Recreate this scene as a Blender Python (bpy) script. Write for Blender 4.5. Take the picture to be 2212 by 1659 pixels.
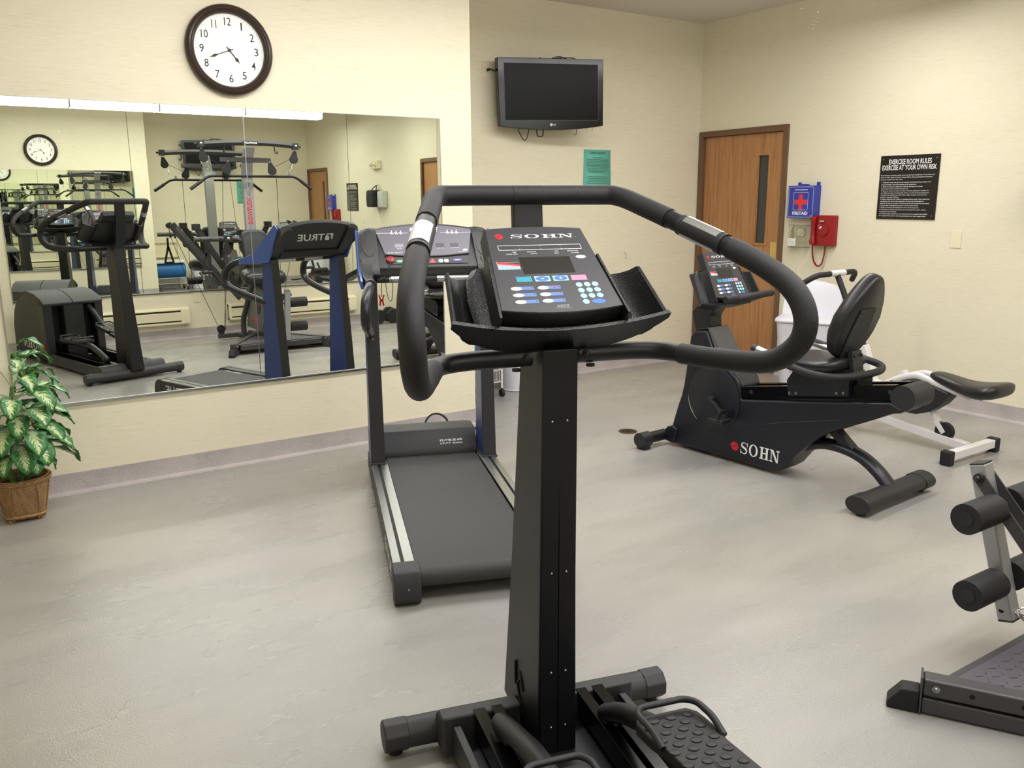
import bpy, bmesh, math, random
from mathutils import Vector, Matrix, Euler

scene = bpy.context.scene
for o in list(bpy.data.objects):
    bpy.data.objects.remove(o, do_unlink=True)
C = scene.collection

# ------------------------------------------------------------------ camera, world, exposure
W_PX, H_PX = 2212, 1659
F_PX = 1832.07
YAW, PITCH, ROLL, CAM_H = -0.5837, -0.2130, -0.0062, 1.511
fw = Vector((-math.sin(YAW) * math.cos(PITCH), math.cos(YAW) * math.cos(PITCH), math.sin(PITCH)))
rt = Vector((math.cos(YAW), math.sin(YAW), 0))
upv = rt.cross(fw)
r2 = math.cos(ROLL) * rt + math.sin(ROLL) * upv
u2 = -math.sin(ROLL) * rt + math.cos(ROLL) * upv
cd = bpy.data.cameras.new('camera')
cam = bpy.data.objects.new('camera', cd)
C.objects.link(cam)
cam.matrix_world = Matrix(((r2.x, u2.x, -fw.x, 0), (r2.y, u2.y, -fw.y, 0), (r2.z, u2.z, -fw.z, CAM_H), (0, 0, 0, 1)))
cd.sensor_fit = 'HORIZONTAL'
cd.sensor_width = 36.0
cd.lens = F_PX / W_PX * 36.0
cd.clip_start = 0.02
scene.camera = cam

world = bpy.data.worlds.new('world')
scene.world = world
world.use_nodes = True
world.node_tree.nodes['Background'].inputs[0].default_value = (0.9, 0.95, 1.0, 1)
world.node_tree.nodes['Background'].inputs[1].default_value = 0.05

LENS_DOWN, LENS_SIDE = 21.0, 4.0       # emission of the ceiling tubes' lens (bottom, sides)
LIGHT_COL = (1.0, 0.985, 0.975)
vs = scene.view_settings
scene.display_settings.display_device = 'sRGB'
vs.view_transform = 'Standard'
vs.look = 'None'
vs.exposure = 0.35
vs.gamma = 1.0
vs.use_curve_mapping = False
cy = scene.cycles
cy.max_bounces = 14
cy.diffuse_bounces = 5
cy.glossy_bounces = 9
cy.transmission_bounces = 6
cy.caustics_reflective = True
cy.sample_clamp_indirect = 6.0
cy.blur_glossy = 0.3
cy.use_denoising = True

# room numbers (metres; the camera stands at x = y = 0)
XL, XR = -1.10, 5.987          # left wall, right wall
YA, YB, YD = 4.887, 5.871, -0.266   # mirror wall, television wall, wall behind the camera
XJ = 2.924                     # where the mirror wall ends and steps back
HC = 3.065                     # ceiling
BASE_H = 0.11

# ------------------------------------------------------------------ colours and materials
def lin(h):
    if isinstance(h, str):
        h = h.lstrip('#')
        c = [int(h[i:i + 2], 16) / 255 for i in (0, 2, 4)]
    else:
        c = list(h)
    return tuple(x / 12.92 if x <= 0.04045 else ((x + 0.055) / 1.055) ** 2.4 for x in c) + (1.0,)

def new_mat(name):
    m = bpy.data.materials.new(name)
    m.use_nodes = True
    nt = m.node_tree
    return m, nt, nt.nodes['Principled BSDF']

def setp(b, **kw):
    for k, v in kw.items():
        b.inputs[k.replace('_', ' ')].default_value = v

def plain(name, col, rough=0.5, metal=0.0, spec=0.5, bump=0.0, bscale=300.0, var=0.0, coat=0.0, emit=None):
    """one colour, with procedural grain: bump and a slight variation of the colour"""
    m, nt, b = new_mat(name)
    c = lin(col)
    setp(b, Base_Color=c, Roughness=rough, Metallic=metal)
    b.inputs['Specular IOR Level'].default_value = spec
    b.inputs['Coat Weight'].default_value = coat
    N, L = nt.nodes, nt.links
    tc = N.new('ShaderNodeTexCoord')
    no = N.new('ShaderNodeTexNoise')
    no.inputs['Scale'].default_value = bscale
    no.inputs['Detail'].default_value = 3
    L.new(tc.outputs['Object'], no.inputs['Vector'])
    if bump > 0:
        bp = N.new('ShaderNodeBump')
        bp.inputs['Strength'].default_value = bump
        bp.inputs['Distance'].default_value = 0.002
        L.new(no.outputs['Fac'], bp.inputs['Height'])
        L.new(bp.outputs['Normal'], b.inputs['Normal'])
    if var > 0:
        n2 = N.new('ShaderNodeTexNoise')
        n2.inputs['Scale'].default_value = 9
        n2.inputs['Detail'].default_value = 4
        L.new(tc.outputs['Object'], n2.inputs['Vector'])
        mr = N.new('ShaderNodeMapRange')
        mr.inputs['To Min'].default_value = 1 - var
        mr.inputs['To Max'].default_value = 1 + var
        L.new(n2.outputs['Fac'], mr.inputs['Value'])
        mx = N.new('ShaderNodeVectorMath')
        mx.operation = 'SCALE'
        mx.inputs[0].default_value = c[:3]
        L.new(mr.outputs['Result'], mx.inputs['Scale'])
        L.new(mx.outputs['Vector'], b.inputs['Base Color'])
    return m

def ramp(nt, stops):
    r = nt.nodes.new('ShaderNodeValToRGB')
    e = r.color_ramp.elements
    while len(e) < len(stops):
        e.new(0.5)
    for el, (p, c) in zip(e, stops):
        el.position = p
        el.color = c
    return r

def mapping(nt, scale, coord='Object'):
    tc = nt.nodes.new('ShaderNodeTexCoord')
    mp = nt.nodes.new('ShaderNodeMapping')
    mp.inputs['Scale'].default_value = scale
    nt.links.new(tc.outputs[coord], mp.inputs['Vector'])
    return mp

def noise(nt, vec, scale, detail=4, rough=0.55, dist=0.0):
    n = nt.nodes.new('ShaderNodeTexNoise')
    n.inputs['Scale'].default_value = scale
    n.inputs['Detail'].default_value = detail
    n.inputs['Roughness'].default_value = rough
    n.inputs['Distortion'].default_value = dist
    nt.links.new(vec, n.inputs['Vector'])
    return n

def wallpaper(name):
    """cream grass-cloth paper: fine horizontal threads"""
    m, nt, b = new_mat(name)
    N, L = nt.nodes, nt.links
    mp = mapping(nt, (5.0, 5.0, 95.0))
    a = noise(nt, mp.outputs['Vector'], 2.2, 5, 0.65)
    mp2 = mapping(nt, (1.2, 1.2, 6.0))
    c = noise(nt, mp2.outputs['Vector'], 1.2, 3)
    r = ramp(nt, [(0.20, lin('#c9c1a4')), (0.38, lin('#ddd6bd')), (0.62, lin('#e3dcc6')), (1.0, lin('#e8e2ce'))])
    mixf = N.new('ShaderNodeMath')
    mixf.operation = 'MULTIPLY_ADD'
    mixf.inputs[1].default_value = 0.25
    L.new(c.outputs['Fac'], mixf.inputs[0])
    sub = N.new('ShaderNodeMath')
    sub.operation = 'SUBTRACT'
    sub.inputs[1].default_value = 0.125
    L.new(a.outputs['Fac'], sub.inputs[0])
    L.new(sub.outputs[0], mixf.inputs[2])
    L.new(mixf.outputs[0], r.inputs['Fac'])
    L.new(r.outputs['Color'], b.inputs['Base Color'])
    bp = N.new('ShaderNodeBump')
    bp.inputs['Strength'].default_value = 0.25
    bp.inputs['Distance'].default_value = 0.001
    L.new(a.outputs['Fac'], bp.inputs['Height'])
    L.new(bp.outputs['Normal'], b.inputs['Normal'])
    setp(b, Roughness=0.62)
    b.inputs['Specular IOR Level'].default_value = 0.3
    return m

def floor_mat():
    """trowelled grey resin floor: cloudy patches, fine orange-peel grain, satin gloss"""
    m, nt, b = new_mat('floor_resin')
    N, L = nt.nodes, nt.links
    mp = mapping(nt, (0.55, 1.0, 1.0))
    cl = noise(nt, mp.outputs['Vector'], 1.5, 4, 0.45, 0.0)
    mp2 = mapping(nt, (0.8, 2.4, 1.0))
    st = noise(nt, mp2.outputs['Vector'], 1.4, 4, 0.5, 0.0)
    mp3 = mapping(nt, (1, 1, 1))
    sp = noise(nt, mp3.outputs['Vector'], 420, 2, 0.6)
    hue = noise(nt, mp3.outputs['Vector'], 0.7, 2)
    r1 = ramp(nt, [(0.28, lin('#888684')), (0.50, lin('#979593')), (0.72, lin('#a6a3a0'))])
    r2_ = ramp(nt, [(0.28, lin('#8f8d86')), (0.50, lin('#9f9c93')), (0.72, lin('#aeaba0'))])
    avg = N.new('ShaderNodeMix')
    avg.data_type = 'FLOAT'
    avg.inputs[0].default_value = 0.5
    L.new(cl.outputs['Fac'], avg.inputs[2])
    L.new(st.outputs['Fac'], avg.inputs[3])
    L.new(avg.outputs[0], r1.inputs['Fac'])
    L.new(avg.outputs[0], r2_.inputs['Fac'])
    hm = N.new('ShaderNodeMix')
    hm.data_type = 'RGBA'
    hr = ramp(nt, [(0.35, (0, 0, 0, 1)), (0.65, (1, 1, 1, 1))])
    L.new(hue.outputs['Fac'], hr.inputs['Fac'])
    L.new(hr.outputs['Color'], hm.inputs[0])
    L.new(r1.outputs['Color'], hm.inputs[6])
    L.new(r2_.outputs['Color'], hm.inputs[7])
    spr = ramp(nt, [(0.30, (0.80, 0.80, 0.80, 1)), (0.45, (1, 1, 1, 1)), (0.72, (1.06, 1.06, 1.06, 1))])
    L.new(sp.outputs['Fac'], spr.inputs['Fac'])
    mu = N.new('ShaderNodeMix')
    mu.data_type = 'RGBA'
    mu.blend_type = 'MULTIPLY'
    mu.inputs[0].default_value = 1.0
    L.new(hm.outputs[2], mu.inputs[6])
    L.new(spr.outputs['Color'], mu.inputs[7])
    L.new(mu.outputs[2], b.inputs['Base Color'])
    rr = N.new('ShaderNodeMapRange')
    rr.inputs['To Min'].default_value = 0.18
    rr.inputs['To Max'].default_value = 0.38
    L.new(st.outputs['Fac'], rr.inputs['Value'])
    L.new(rr.outputs['Result'], b.inputs['Roughness'])
    g = noise(nt, mp3.outputs['Vector'], 150, 3, 0.5)
    wv = noise(nt, mp3.outputs['Vector'], 3.5, 2, 0.5)
    bp = N.new('ShaderNodeBump')
    bp.inputs['Strength'].default_value = 0.45
    bp.inputs['Distance'].default_value = 0.003
    L.new(g.outputs['Fac'], bp.inputs['Height'])
    bp2 = N.new('ShaderNodeBump')
    bp2.inputs['Strength'].default_value = 0.15
    bp2.inputs['Distance'].default_value = 0.02
    L.new(wv.outputs['Fac'], bp2.inputs['Height'])
    L.new(bp.outputs['Normal'], bp2.inputs['Normal'])
    L.new(bp2.outputs['Normal'], b.inputs['Normal'])
    b.inputs['Specular IOR Level'].default_value = 0.55
    return m

def cove_mat():
    m, nt, b = new_mat('cove_resin')
    N, L = nt.nodes, nt.links
    mp = mapping(nt, (1, 1, 1))
    a = noise(nt, mp.outputs['Vector'], 160, 3, 0.7)
    c = noise(nt, mp.outputs['Vector'], 6, 3)
    r = ramp(nt, [(0.30, lin('#918a8a')), (0.5, lin('#aca4a3')), (0.75, lin('#bdb5b2'))])
    md = N.new('ShaderNodeMix')
    md.data_type = 'FLOAT'
    md.inputs[0].default_value = 0.4
    L.new(a.outputs['Fac'], md.inputs[2])
    L.new(c.outputs['Fac'], md.inputs[3])
    L.new(md.outputs[0], r.inputs['Fac'])
    L.new(r.outputs['Color'], b.inputs['Base Color'])
    setp(b, Roughness=0.55)
    return m

def wood_mat(name, dark, light, along='Z', scale=1.0):
    m, nt, b = new_mat(name)
    N, L = nt.nodes, nt.links
    s = {'Z': (26.0, 26.0, 1.1), 'Y': (26.0, 1.1, 26.0), 'X': (1.1, 26, 26)}[along]
    mp = mapping(nt, tuple(k * scale for k in s))
    a = noise(nt, mp.outputs['Vector'], 1.6, 6, 0.6, 0.6)
    r = ramp(nt, [(0.30, lin(dark)), (0.55, lin(light)), (0.8, lin(light))])
    L.new(a.outputs['Fac'], r.inputs['Fac'])
    L.new(r.outputs['Color'], b.inputs['Base Color'])
    setp(b, Roughness=0.42)
    return m

def wicker_mat():
    m, nt, b = new_mat('wicker')
    N, L = nt.nodes, nt.links
    mp = mapping(nt, (1, 1, 1))
    w = N.new('ShaderNodeTexWave')
    w.wave_type = 'BANDS'
    w.bands_direction = 'Z'
    w.inputs['Scale'].default_value = 52
    w.inputs['Distortion'].default_value = 1.5
    w.inputs['Detail'].default_value = 2
    w.inputs['Detail Scale'].default_value = 3
    L.new(mp.outputs['Vector'], w.inputs['Vector'])
    mp2 = mapping(nt, (60, 60, 14))
    a = noise(nt, mp2.outputs['Vector'], 1.0, 3)
    ad = N.new('ShaderNodeMix')
    ad.data_type = 'FLOAT'
    ad.inputs[0].default_value = 0.5
    L.new(w.outputs['Fac'], ad.inputs[2])
    L.new(a.outputs['Fac'], ad.inputs[3])
    r = ramp(nt, [(0.2, lin('#553a1e')), (0.5, lin('#957047')), (0.8, lin('#bd9766'))])
    L.new(ad.outputs[0], r.inputs['Fac'])
    L.new(r.outputs['Color'], b.inputs['Base Color'])
    bp = N.new('ShaderNodeBump')
    bp.inputs['Strength'].default_value = 0.9
    bp.inputs['Distance'].default_value = 0.004
    L.new(ad.outputs[0], bp.inputs['Height'])
    L.new(bp.outputs['Normal'], b.inputs['Normal'])
    setp(b, Roughness=0.6)
    return m

def leaf_mat():
    """variegated leaf: cream blotches along the midrib, green margin (UV: u across, v along)"""
    m, nt, b = new_mat('variegated_leaf')
    N, L = nt.nodes, nt.links
    tc = N.new('ShaderNodeTexCoord')
    sx = N.new('ShaderNodeSeparateXYZ')
    L.new(tc.outputs['UV'], sx.inputs[0])
    ab = N.new('ShaderNodeMath'); ab.operation = 'SUBTRACT'; ab.inputs[1].default_value = 0.5
    L.new(sx.outputs['X'], ab.inputs[0])
    aa = N.new('ShaderNodeMath'); aa.operation = 'ABSOLUTE'
    L.new(ab.outputs[0], aa.inputs[0])
    # feathered veins: noise stretched along a direction leaning with the distance from the midrib
    cb = N.new('ShaderNodeCombineXYZ')
    m1 = N.new('ShaderNodeMath'); m1.operation = 'MULTIPLY_ADD'; m1.inputs[1].default_value = -0.55
    L.new(aa.outputs[0], m1.inputs[0]); L.new(sx.outputs['Y'], m1.inputs[2])
    m2 = N.new('ShaderNodeMath'); m2.operation = 'MULTIPLY'; m2.inputs[1].default_value = 22
    L.new(m1.outputs[0], m2.inputs[0])
    m3 = N.new('ShaderNodeMath'); m3.operation = 'MULTIPLY'; m3.inputs[1].default_value = 5
    L.new(sx.outputs['X'], m3.inputs[0])
    L.new(m3.outputs[0], cb.inputs['X']); L.new(m2.outputs[0], cb.inputs['Y'])
    oi = N.new('ShaderNodeObjectInfo')
    m4 = N.new('ShaderNodeMath'); m4.operation = 'MULTIPLY'; m4.inputs[1].default_value = 40
    L.new(oi.outputs['Random'], m4.inputs[0]); L.new(m4.outputs[0], cb.inputs['Z'])
    n = noise(nt, cb.outputs[0], 1.0, 3, 0.6)
    # threshold grows with the distance from the midrib and towards the tip
    th = N.new('ShaderNodeMath'); th.operation = 'MULTIPLY_ADD'; th.inputs[1].default_value = 0.85; th.inputs[2].default_value = 0.29
    L.new(aa.outputs[0], th.inputs[0])
    yy = N.new('ShaderNodeMath'); yy.operation = 'SUBTRACT'; yy.inputs[1].default_value = 0.5
    L.new(sx.outputs['Y'], yy.inputs[0])
    yq = N.new('ShaderNodeMath'); yq.operation = 'POWER'; yq.inputs[1].default_value = 4
    yab = N.new('ShaderNodeMath'); yab.operation = 'ABSOLUTE'
    L.new(yy.outputs[0], yab.inputs[0]); L.new(yab.outputs[0], yq.inputs[0])
    th2 = N.new('ShaderNodeMath'); th2.operation = 'MULTIPLY_ADD'; th2.inputs[1].default_value = 5.0
    L.new(yq.outputs[0], th2.inputs[0]); L.new(th.outputs[0], th2.inputs[2])
    df = N.new('ShaderNodeMath'); df.operation = 'SUBTRACT'
    L.new(n.outputs['Fac'], df.inputs[0]); L.new(th2.outputs[0], df.inputs[1])
    r = ramp(nt, [(0.0, lin('#2f7034')), (0.05, lin('#5d9450')), (0.12, lin('#c9d6a0'))])
    L.new(df.outputs[0], r.inputs['Fac'])
    L.new(r.outputs['Color'], b.inputs['Base Color'])
    setp(b, Roughness=0.42)
    b.inputs['Transmission Weight'].default_value = 0.0
    b.inputs['Subsurface Weight'].default_value = 0.0
    return m

def emission_mat(name, col, strength):
    m, nt, b = new_mat(name)
    setp(b, Base_Color=(0.9, 0.9, 0.88, 1), Roughness=0.4)
    b.inputs['Emission Color'].default_value = tuple(col) + (1,)
    b.inputs['Emission Strength'].default_value = strength
    return m

def mirror_mat():
    m, nt, b = new_mat('mirror_glass')
    setp(b, Base_Color=(0.905, 0.935, 0.87, 1), Roughness=0.0, Metallic=1.0)
    return m

def glass_mat(name, col=(0.95, 0.97, 0.96, 1), rough=0.05):
    m, nt, b = new_mat(name)
    setp(b, Base_Color=col, Roughness=rough)
    b.inputs['Transmission Weight'].default_value = 1.0
    b.inputs['IOR'].default_value = 1.08
    return m

def brushed(name, col, rough=0.28):
    m, nt, b = new_mat(name)
    N, L = nt.nodes, nt.links
    setp(b, Base_Color=lin(col), Roughness=rough, Metallic=1.0)
    return m

M = dict(
    wall=wallpaper('cream_grasscloth'), ceil=plain('ceiling_paint', '#d6cfc6', 0.8, bump=0.15, bscale=90),
    floor=floor_mat(), cove=cove_mat(), mirror=mirror_mat(),
    alu=brushed('aluminium', '#c9cbcc', 0.32), chrome=brushed('chrome', '#dfe1e2', 0.14), steel=brushed('steel_grey', '#9b9da0', 0.35),
    brass=plain('brass', '#d3b872', 0.34, metal=0.55), bluetrim=plain('blue_trim_paint', '#3a55a0', 0.30, metal=0.2), bronze=brushed('drain_bronze', '#6a5d47', 0.5),
    lens_down=emission_mat('lens_bottom', LIGHT_COL, LENS_DOWN), lens_side=emission_mat('lens_side', LIGHT_COL, LENS_SIDE),
    white=plain('white_enamel', '#dad8d8', 0.35), whiteplas=plain('white_plastic', '#d6d5de', 0.45),
    cream=plain('cream_enamel', '#e3dabd', 0.45), creamplas=plain('cream_plastic', '#e6ddc0', 0.4),
    creamdark=plain('heater_slot', '#4a4334', 0.7),
    black=plain('black_powder_coat', '#131419', 0.44, spec=0.4, bump=0.10, bscale=900), blackgloss=plain('black_gloss', '#07080a', 0.16, spec=0.35),
    blackplas=plain('black_plastic', '#202124', 0.50, bump=0.12, bscale=700), blacktex=plain('black_grained_plastic', '#141517', 0.36, bump=0.75, bscale=260),
    blacktop=plain('dark_grey_plastic', '#2d2d30', 0.55, bump=0.15, bscale=600),
    foam=plain('black_foam', '#232225', 0.62, spec=0.4, bump=0.25, bscale=500), vinyl=plain('black_vinyl', '#1d1d1f', 0.36, bump=0.12, bscale=350),
    rubber=plain('black_rubber', '#18181a', 0.7, bump=0.1), belt=plain('running_belt', '#343335', 0.62, bump=0.2, bscale=900, var=0.12),
    navy=plain('navy_powder_coat', '#10141f', 0.38, bump=0.08, bscale=900), blue=plain('blue_pearl_paint', '#2c3f7c', 0.36, metal=0.25),
    gunmetal=plain('gunmetal_paint', '#4c4a4c', 0.45, metal=0.35, bump=0.08, bscale=900), silver=plain('silver_paint', '#a8a8ac', 0.38, metal=0.45),
    shroud=plain('grey_plastic', '#5d5c5e', 0.5), plate=plain('tread_plate_paint', '#57525a', 0.5, metal=0.2),
    grey=plain('panel_grey', '#3b3a3f', 0.42, bump=0.08, bscale=900), mauve=plain('mauve_grey_panel', '#5b5763', 0.42),
    red=plain('red_plastic', '#8c1419', 0.30), redprint=plain('red_print', '#d8323a', 0.4), redlogo=plain('red_logo', '#d0202c', 0.4),
    whiteprint=plain('white_print', '#e9e9ea', 0.5), silverprint=plain('silver_print', '#c9cbcd', 0.4), greyprint=plain('grey_print', '#9a9a9c', 0.5),
    blackprint=plain('black_print', '#121214', 0.5),
    teal=plain('teal_key', '#2f9db4', 0.4), ltblue=plain('light_blue_key', '#a8dcee', 0.4), mdblue=plain('mid_blue_key', '#3f77c8', 0.4), tagblue=plain('tag_blue', '#5f83c6', 0.4),
    pink=plain('pink_key', '#ef8fb4', 0.4), pinklt=plain('chart_pink', '#f4a9c0', 0.4), chartblue=plain('chart_blue', '#9cc6ee', 0.4),
    green=plain('green_key', '#1d8f58', 0.4), purple=plain('purple_key', '#3b3ba8', 0.4),
    screen=plain('screen_glass', '#2c2b29', 0.22), lcd=plain('lcd_grey', '#8f8d96', 0.25), lcdark=plain('lcd_dark', '#4a4850', 0.25),
    wood=wood_mat('oak_veneer', '#94623a', '#b08052'), frame=plain('brown_door_frame', '#6b4f38', 0.45, var=0.06),
    doorglass=plain('dark_door_glass', '#3b3d3a', 0.12), signblack=plain('sign_black', '#17120f', 0.35),
    kitblue=plain('kit_blue', '#2b3a9a', 0.38), tealpaper=plain('teal_paper', '#66b7a4', 0.7), greenink=plain('paper_ink', '#4d7f76', 0.7),
    matblue=plain('blue_mat', '#1c66a6', 0.5, bump=0.2, bscale=200), towel=plain('white_towel', '#e6e4de', 0.9, bump=0.6, bscale=120),
    wicker=wicker_mat(), leaf=leaf_mat(), stem=plain('plant_stem', '#5d7f46', 0.55, var=0.15), petiole=plain('petiole', '#9db487', 0.5), soil=plain('soil', '#2c2018', 0.95, bump=0.9, bscale=70),
    clockrim=plain('clock_rim', '#33261f', 0.28), clockface=plain('clock_face', '#efeeea', 0.45), clearplas=glass_mat('clear_plastic'),
    paperwhite=plain('white_paper', '#eceae4', 0.8), dispenser=plain('grey_dispenser', '#b9bbb6', 0.4), bagblack=plain('black_nylon', '#15161b', 0.55),
    holeshade=plain('hole_shade', '#08080a', 0.8),  # near-black for the shade inside holes
)
# ------------------------------------------------------------------ mesh helpers
def cat_rom(pts, sub, closed=False):
    P = [Vector(p) for p in pts]
    n = len(P)
    out = []
    rng = n if closed else n - 1
    for i in range(rng):
        p0 = P[(i - 1) % n] if (closed or i > 0) else P[0] * 2 - P[1]
        p1, p2 = P[i], P[(i + 1) % n]
        p3 = P[(i + 2) % n] if (closed or i + 2 < n) else P[-1] * 2 - P[-2]
        for k in range(sub):
            t = k / sub
            out.append(0.5 * ((2 * p1) + (-p0 + p2) * t + (2 * p0 - 5 * p1 + 4 * p2 - p3) * t * t + (-p0 + 3 * p1 - 3 * p2 + p3) * t ** 3))
    if not closed:
        out.append(P[-1])
    return out

def fillet(pts, rad, seg=6):
    """polyline with its corners rounded to the radius rad"""
    P = [Vector(p) for p in pts]
    out = [P[0]]
    for i in range(1, len(P) - 1):
        a, b, c = P[i - 1], P[i], P[i + 1]
        r = rad[i] if isinstance(rad, (list, tuple)) else rad
        d1, d2 = (a - b), (c - b)
        l = min(r, d1.length * 0.49, d2.length * 0.49)
        q1, q2 = b + d1.normalized() * l, b + d2.normalized() * l
        for k in range(seg + 1):
            t = k / seg
            out.append(q1 * (1 - t) ** 2 + b * 2 * t * (1 - t) + q2 * t * t)
    out.append(P[-1])
    return out

class MB:
    def __init__(s, mat=None):
        s.bm = bmesh.new()
        s.X = Matrix.Identity(4) if mat is None else mat
        s.mi = 0
    def v(s, p):
        return s.bm.verts.new(s.X @ Vector(p))
    def f(s, vs_):
        try:
            fc = s.bm.faces.new(vs_)
            fc.material_index = s.mi
            return fc
        except ValueError:
            return None
    def box(s, c, d, rot=None, taper=1.0):
        """centre, size; rot = 3x3 matrix; taper scales the top"""
        R_ = rot.to_4x4() if rot is not None else Matrix.Identity(4)
        T_ = Matrix.Translation(Vector(c)) @ R_
        vs_ = []
        for z in (-1, 1):
            k = taper if z > 0 else 1.0
            for x, y in ((-1, -1), (1, -1), (1, 1), (-1, 1)):
                vs_.append(s.v(T_ @ Vector((x * d[0] / 2 * k, y * d[1] / 2 * k, z * d[2] / 2))))
        for q in ((3, 2, 1, 0), (4, 5, 6, 7), (0, 1, 5, 4), (1, 2, 6, 5), (2, 3, 7, 6), (3, 0, 4, 7)):
            s.f([vs_[i] for i in q])
        return s
    def bx(s, x0, x1, y0, y1, z0, z1):
        return s.box(((x0 + x1) / 2, (y0 + y1) / 2, (z0 + z1) / 2), (abs(x1 - x0), abs(y1 - y0), abs(z1 - z0)))
    def beam(s, a, b, w, h, up=(0, 0, 1), w2=None, h2=None):
        """rectangular bar from a to b (w sideways, h along up)"""
        a, b = Vector(a), Vector(b)
        z = (b - a).normalized()
        x = Vector(up).cross(z)
        if x.length < 1e-6:
            x = Vector((1, 0, 0)).cross(z)
        x.normalize()
        y = z.cross(x)
        w2 = w if w2 is None else w2
        h2 = h if h2 is None else h2
        r = []
        for p, ww, hh in ((a, w, h), (b, w2, h2)):
            r.append([s.v(p + x * sx * ww / 2 + y * sy * hh / 2) for sx, sy in ((-1, -1), (1, -1), (1, 1), (-1, 1))])
        s.f(r[0][::-1]); s.f(r[1])
        for i in range(4):
            s.f([r[0][i], r[0][(i + 1) % 4], r[1][(i + 1) % 4], r[1][i]])
        return s
    def rings(s, rings, closed=False, caps=True):
        vr = [[s.v(p) for p in r] for r in rings]
        n = len(vr[0])
        m = len(vr)
        for i in range(m if closed else m - 1):
            a, b = vr[i], vr[(i + 1) % m]
            for j in range(n):
                s.f([a[j], a[(j + 1) % n], b[(j + 1) % n], b[j]])
        if caps and not closed:
            s.f(vr[0][::-1]); s.f(vr[-1])
        return s
    def tube(s, pts, r, n=16, closed=False, caps=True, sx=1.0, sy=1.0, up=(0, 0, 1), round_end=False):
        P = [Vector(p) for p in pts]
        m = len(P)
        rr = r if isinstance(r, (list, tuple)) else [r] * m
        rings = []
        prev = None
        for i, p in enumerate(P):
            if closed:
                t = (P[(i + 1) % m] - P[(i - 1) % m]).normalized()
            else:
                t = (P[min(i + 1, m - 1)] - P[max(i - 1, 0)]).normalized()
            if prev is None:
                x = Vector(up).cross(t)
                if x.length < 1e-4:
                    x = Vector((1, 0, 0)).cross(t)
                x.normalize()
            else:
                x = prev - t * prev.dot(t)
                if x.length < 1e-6:
                    x = t.orthogonal()
                x.normalize()
            prev = x
            y = t.cross(x)
            rings.append([p + x * math.cos(2 * math.pi * k / n) * rr[i] * sx + y * math.sin(2 * math.pi * k / n) * rr[i] * sy for k in range(n)])
        return s.rings(rings, closed, caps)
    def cyl(s, a, b, r, r2=None, n=24):
        return s.tube([a, b], [r, r if r2 is None else r2], n)
    def pill(s, a, b, r, n=24, e=None):
        """cylinder with rounded edges"""
        a, b = Vector(a), Vector(b)
        d = (b - a).normalized()
        e = r * 0.25 if e is None else e
        P, R_ = [], []
        for k in range(4):
            t = k / 3 * math.pi / 2
            P.append(a + d * e * (1 - math.sin(t))); R_.append(r - e + e * math.cos(math.pi / 2 - t))
        P2 = [b - (p - a) for p in P][::-1]
        return s.tube(P + P2, R_ + R_[::-1], n)
    def prism(s, outline, axis, a0, a1):
        def mk(p, a):
            if axis == 'x': return (a, p[0], p[1])
            if axis == 'y': return (p[0], a, p[1])
            return (p[0], p[1], a)
        A = [s.v(mk(p, a0)) for p in outline]
        B = [s.v(mk(p, a1)) for p in outline]
        s.f(A[::-1]); s.f(B)
        n = len(A)
        for i in range(n):
            s.f([A[i], A[(i + 1) % n], B[(i + 1) % n], B[i]])
        return s
    def lathe(s, prof, c=(0, 0, 0), n=32, axis='z', caps=True):
        rings = []
        for r, h in prof:
            ring = []
            for k in range(n):
                a = 2 * math.pi * k / n
                x, y = r * math.cos(a), r * math.sin(a)
                q = {'z': (x, y, h), 'y': (x, h, y), 'x': (h, x, y)}[axis]
                ring.append(Vector(c) + Vector(q))
            rings.append(ring)
        return s.rings(rings, False, caps)
    def sphere(s, c, r, n=16, sc=(1, 1, 1)):
        prof = [(max(1e-4, r * math.sin(math.pi * k / n)), -r * math.cos(math.pi * k / n)) for k in range(n + 1)]
        rings = []
        for rr, h in prof:
            rings.append([Vector(c) + Vector((rr * math.cos(2 * math.pi * k / (2 * n)) * sc[0], rr * math.sin(2 * math.pi * k / (2 * n)) * sc[1], h * sc[2])) for k in range(2 * n)])
        return s.rings(rings)
    def disc(s, c, rx, ry, n=24, h=0.0005):
        """flat ellipse in the xy plane, thickness h upwards"""
        o = [(c[0] + rx * math.cos(2 * math.pi * k / n), c[1] + ry * math.sin(2 * math.pi * k / n)) for k in range(n)]
        return s.prism(o, 'z', c[2], c[2] + h)
    def poly(s, pts):
        s.f([s.v(p) for p in pts])
        return s
    def build(s, name, mat, parent=None, bevel=0.0, seg=2, angle=38, smooth=True, subd=0):
        bmesh.ops.remove_doubles(s.bm, verts=s.bm.verts, dist=1e-6)
        bmesh.ops.recalc_face_normals(s.bm, faces=s.bm.faces)
        me = bpy.data.meshes.new(name)
        s.bm.to_mesh(me)
        s.bm.free()
        for m_ in (mat if isinstance(mat, (list, tuple)) else [mat]):
            me.materials.append(M[m_] if isinstance(m_, str) else m_)
        o = bpy.data.objects.new(name, me)
        C.objects.link(o)
        if parent is not None:
            o.parent = parent
        if smooth:
            me.polygons.foreach_set('use_smooth', [True] * len(me.polygons))
            me.set_sharp_from_angle(angle=math.radians(angle))
        if bevel > 0:
            b = o.modifiers.new('bevel', 'BEVEL')
            b.width = bevel
            b.segments = seg
            b.limit_method = 'ANGLE'
            b.angle_limit = math.radians(35)
            b.harden_normals = True
        if subd:
            d = o.modifiers.new('subd', 'SUBSURF')
            d.levels = d.render_levels = subd
        return o

def tag(o, label, cat, group=None, kind=None):
    o['label'] = label
    o['category'] = cat
    if group: o['group'] = group
    if kind: o['kind'] = kind
    return o

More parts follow.
